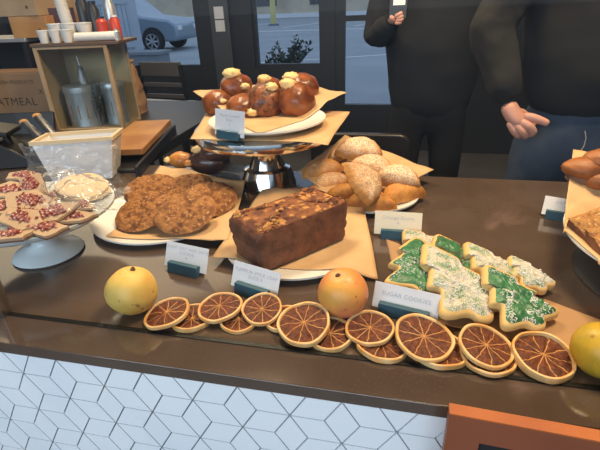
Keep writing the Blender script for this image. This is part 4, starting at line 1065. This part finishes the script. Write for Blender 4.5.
def figure(name, lab, base, H, arms, hood_m, leg_m, seed, hands=None, lean=0.0, jacket_len=.98, wide=1.0, rzf=0):
    """a standing person; coordinates are metres from the point between the feet, the figure faces -y.
    arms: for each side the list shoulder, elbow, wrist"""
    k = H / 1.8; w = wide
    def P(x, y, z, r, r2=None): return (x * k, y * k, z * k, r * k, (r2 or r) * k)
    neck = [P(0, 0, .98, .12, .10), P(0, .0, 1.12, .12, .09), P(0, 0, 1.28, .13, .095), P(0, .01, 1.42, .11, .085), P(0, .0, 1.50, .058), P(0, -.015, 1.56, .055), P(0, -.03, 1.63, .085, .095), P(0, -.03, 1.72, .088, .105), P(0, -.02, 1.79, .055, .065)]
    ch = [neck]
    for s in (-1, 1):
        ch.append([neck[0], P(.09 * s, 0, .90, .085), P(.105 * s, -.01, .50, .058), P(.11 * s, .02, .10, .042), P(.115 * s, -.06, .045, .042, .035), P(.12 * s, -.15, .03, .035, .028)])
    for s, a in zip((-1, 1), arms):
        sh = P(.17 * s * w, 0.01, 1.44, .055)
        e, wr = a[0], a[1]
        ch.append([neck[3], sh, (*((Vector(sh[:3]) + Vector(e)) / 2), .046, .046), (*e, .040, .040), (*((Vector(wr) + Vector(e)) / 2), .038, .038), (*wr, .027, .024)])
    body = skin_mesh(name, ch, M_skin, None, 2, base)
    body.rotation_euler = (0, 0, rzf)
    tag(body, lab, 'person')
    # hoodie
    C = [P(0, 0, jacket_len, .175 * w, .135), P(0, -.012, 1.08, .19 * w, .15), P(0, -.01, 1.22, .195 * w, .15), P(0, 0, 1.36, .185 * w, .13), P(0, .01, 1.44, .12, .095), P(0, .01, 1.505, .075, .07)]
    hc = [C]
    for s, a in zip((-1, 1), arms):
        sh = P(.19 * s * w, 0.01, 1.43, .078); e, wr = Vector(a[0]), Vector(a[1]); shv = Vector(sh[:3])
        d = (wr - e).normalized()
        hc.append([C[3], sh, (*(shv.lerp(e, .5)), .070, .070), (*(shv.lerp(e, .85)), .063, .063), (*e, .062, .062), (*(e.lerp(wr, .35)), .056, .056), (*(e.lerp(wr, .75)), .046, .046), (*(wr + d * .008), .034, .034)])
    hd = skin_mesh('hoodie', hc, hood_m, body, 3)
    ft = bpy.data.textures.new('folds', 'CLOUDS'); ft.noise_scale = .11; ft.noise_depth = 3
    q = hd.modifiers.new('folds', 'DISPLACE'); q.texture = ft; q.strength = .035; q.mid_level = .5; q.texture_coords = 'LOCAL'
    jc = [[P(0, 0, 1.06, .165, .125), P(0, 0, .96, .17, .13), P(0, 0, .90, .15, .125)]]
    for s in (-1, 1): jc.append([jc[0][2], P(.095 * s, 0, .80, .098), P(.105 * s, -.005, .5, .076), P(.11 * s, .015, .12, .066), P(.11 * s, .01, .07, .068)])
    skin_mesh('jeans', jc, leg_m, body, 2)
    for s in (-1, 1):
        sh_ = MB(); sh_.ball((.118 * s * k, -.07 * k, .045 * k), (.05 * k, .14 * k, .046 * k), 18, 10); sh_.build('shoe', M_shoe, body)
    hm = MB(); hm.ball((0, -.005 * k, 1.735 * k), (.098 * k, .112 * k, .105 * k), 26, 16, fn=lambda d: (1 + .04 * nz(d.x, d.y, d.z + seed, 5)) * (1 if (d.z > .15 or d.y > -.1) else .86)); hm.build('hair', M_hair, body, smooth=180)
    for s in (-1, 1):
        MB().ball((.033 * s * k, -.128 * k, 1.685 * k), .013 * k, 12, 8).build('eye', M_white, body)
        MB().ball((.094 * s * k, -.02 * k, 1.665 * k), (.012 * k, .022 * k, .033 * k), 12, 8).build('ear', M_skin, body)
    MB().tube([(0, -.13 * k, 1.69 * k), (0, -.152 * k, 1.65 * k), (0, -.135 * k, 1.635 * k)], [.009, .016, .012], 10).build('nose', M_skin, body)
    MB().tube([(-.026 * k, -.122 * k, 1.605 * k), (0, -.131 * k, 1.603 * k), (.026 * k, -.122 * k, 1.605 * k)], [.004, .007, .004], 8).build('mouth', mat('lips', (.40, .14, .11), .5), body)
    return body
def hand(parent, base, wrist, chains):
    b = Vector(base)
    for nm, pts in chains:
        c = [(*(Vector(p[0]) - b), p[1], p[2] if len(p) > 2 else p[1]) for p in pts]
        skin_mesh(nm, [c], M_skin, parent, 2)
# person in the charcoal hoodie
B1 = Vector((.515, 1.46, 0))
hy = 1.325
wr1 = onY(507, 102, hy); el1 = onY(491, 30, 1.40); 
p1 = figure('person', 'person in a dark charcoal hoodie and blue jeans, right hand pointing, behind the counter', B1, 1.80,
            [(el1 - B1, wr1 - B1), (Vector((.37, .0, 1.13)), Vector((.34, -.13, .92)))], M_hood, M_jeans, 1, wide=1.06, jacket_len=.985)
hp = lambda x, y, d=0.0: onY(x, y, hy + d)
hand(p1, B1, wr1, [
    ('hand', [(wr1, .025, .022), (hp(510, 110, -.005), .030, .024), (hp(516, 119, -.012), .034, .024), (hp(522, 124, -.012), .030, .022)]),
    ('index_finger', [(hp(521, 116, -.018), .013), (hp(531, 117, -.024), .0125), (hp(541, 120.5, -.028), .0115), (hp(549, 124, -.03), .0095)]),
    ('middle_finger', [(hp(519, 121, -.026), .0125), (hp(529, 126, -.036), .0125), (hp(534, 132, -.030), .0118), (hp(528, 135, -.012), .0105)]),
    ('ring_finger', [(hp(514, 123, -.026), .012), (hp(522, 131, -.036), .012), (hp(527, 136, -.026), .0112), (hp(522, 136, -.008), .010)]),
    ('little_finger', [(hp(509, 121, -.022), .0115), (hp(514, 131, -.030), .0115), (hp(519, 136, -.022), .0105), (hp(516, 135, -.006), .009)]),
    ('thumb', [(hp(512, 112, -.018), .0125), (hp(521, 112, .018), .0125), (hp(530, 120, .020), .0115), (hp(534, 127, .014), .010)]),
])
wl = B1 + Vector((.34, -.13, .92))
hand(p1, B1, wl, [
    ('hand', [(wl, .025, .02), (wl + Vector((0, -.02, -.05)), .036, .018), (wl + Vector((0, -.03, -.09)), .036, .018)])] +
    [(nm, [(wl + Vector((dx, -.03, -.09)), .010), (wl + Vector((dx, -.045, -.125)), .010), (wl + Vector((dx * .9, -.04, -.125 - l)), .008)]) for nm, dx, l in (('index_finger', -.03, .04), ('middle_finger', -.01, .05), ('ring_finger', .01, .045), ('little_finger', .03, .03))] +
    [('thumb', [(wl + Vector((-.02, -.02, -.03)), .012), (wl + Vector((-.05, -.04, -.06)), .011), (wl + Vector((-.055, -.05, -.09)), .009)])])
# hoodie pocket seam and jeans seam
sm_ = [onY(x, y, 1.315) - B1 for x, y in ((585, 131), (586, 138), (584, 146), (580, 152))]
MB().tube(sm_, .0012, 6).build('seam', M_thread, p1)
# solid dark figure standing in for the camera holder's reflection in the glass
B2 = Vector((.115, 2.20, 0))
el2 = onY(376, 38, 2.12); wr2 = onY(391, 22, 1.98); ph = onY(398, 11, 1.95)
p2 = figure('person', 'figure in dark jacket standing in for a reflection in the glass, elbow out, raising a phone', B2, 1.78,
            [(el2 - B2, wr2 - B2), (Vector((.30, .12, 1.13)), Vector((.10, .235, .99)))], M_coat2, mat('black_trousers', (.008, .009, .012), .9), 2, wide=1.18, jacket_len=.74)
q2 = lambda x, y, d=0.0: onY(x, y, 1.96 + d)
hand(p2, B2, wr2, [
    ('hand', [(wr2, .024, .02), (q2(394, 19), .028, .02), (q2(396, 16), .028, .018)]),
    ('index_finger', [(q2(395, 17, -.01), .010), (q2(400, 14, -.02), .009), (q2(403, 12, -.015), .008)]),
    ('middle_finger', [(q2(396, 19, -.01), .010), (q2(401, 17, -.02), .009), (q2(404, 15, -.015), .008)]),
    ('ring_finger', [(q2(396, 21, -.01), .010), (q2(401, 20, -.02), .009), (q2(404, 18, -.015), .008)]),
    ('little_finger', [(q2(395, 23, -.01), .009), (q2(400, 23, -.018), .008), (q2(402, 21, -.012), .007)]),
    ('thumb', [(q2(393, 18, .0), .011), (q2(392, 12, .01), .010), (q2(394, 8, .012), .008)]),
])
w2 = B2 + Vector((.10, .235, .99))
hand(p2, B2, w2, [('hand', [(w2, .025, .02), (w2 + Vector((-.05, .01, -.02)), .030, .018), (w2 + Vector((-.08, .012, -.03)), .030, .018)])] +
    [(nm, [(w2 + Vector((-.08, .012, -.03 + dz)), .010), (w2 + Vector((-.115, .02, -.04 + dz)), .010), (w2 + Vector((-.115 - l, .012, -.045 + dz)), .008)]) for nm, dz, l in (('index_finger', .028, .03), ('middle_finger', .010, .04), ('ring_finger', -.009, .035), ('little_finger', -.027, .02))] +
    [('thumb', [(w2 + Vector((-.02, .01, .012)), .012), (w2 + Vector((-.05, .03, .03)), .011), (w2 + Vector((-.08, .035, .035)), .009)])])
pho = thing('phone', 'dark phone with a pale patch held up by the reflection stand-in figure in the dark jacket', 'phone', ph, 0, rot=(R(-10), 0, R(-8)))
MB().bx(-.036, .036, -.004, .004, -.03, .11).build('body', M_black, pho, bevel=.003)
MB().bx(-.02, .026, -.0046, -.004, .02, .062).build('camera_plate', M_card, pho, smooth=0)
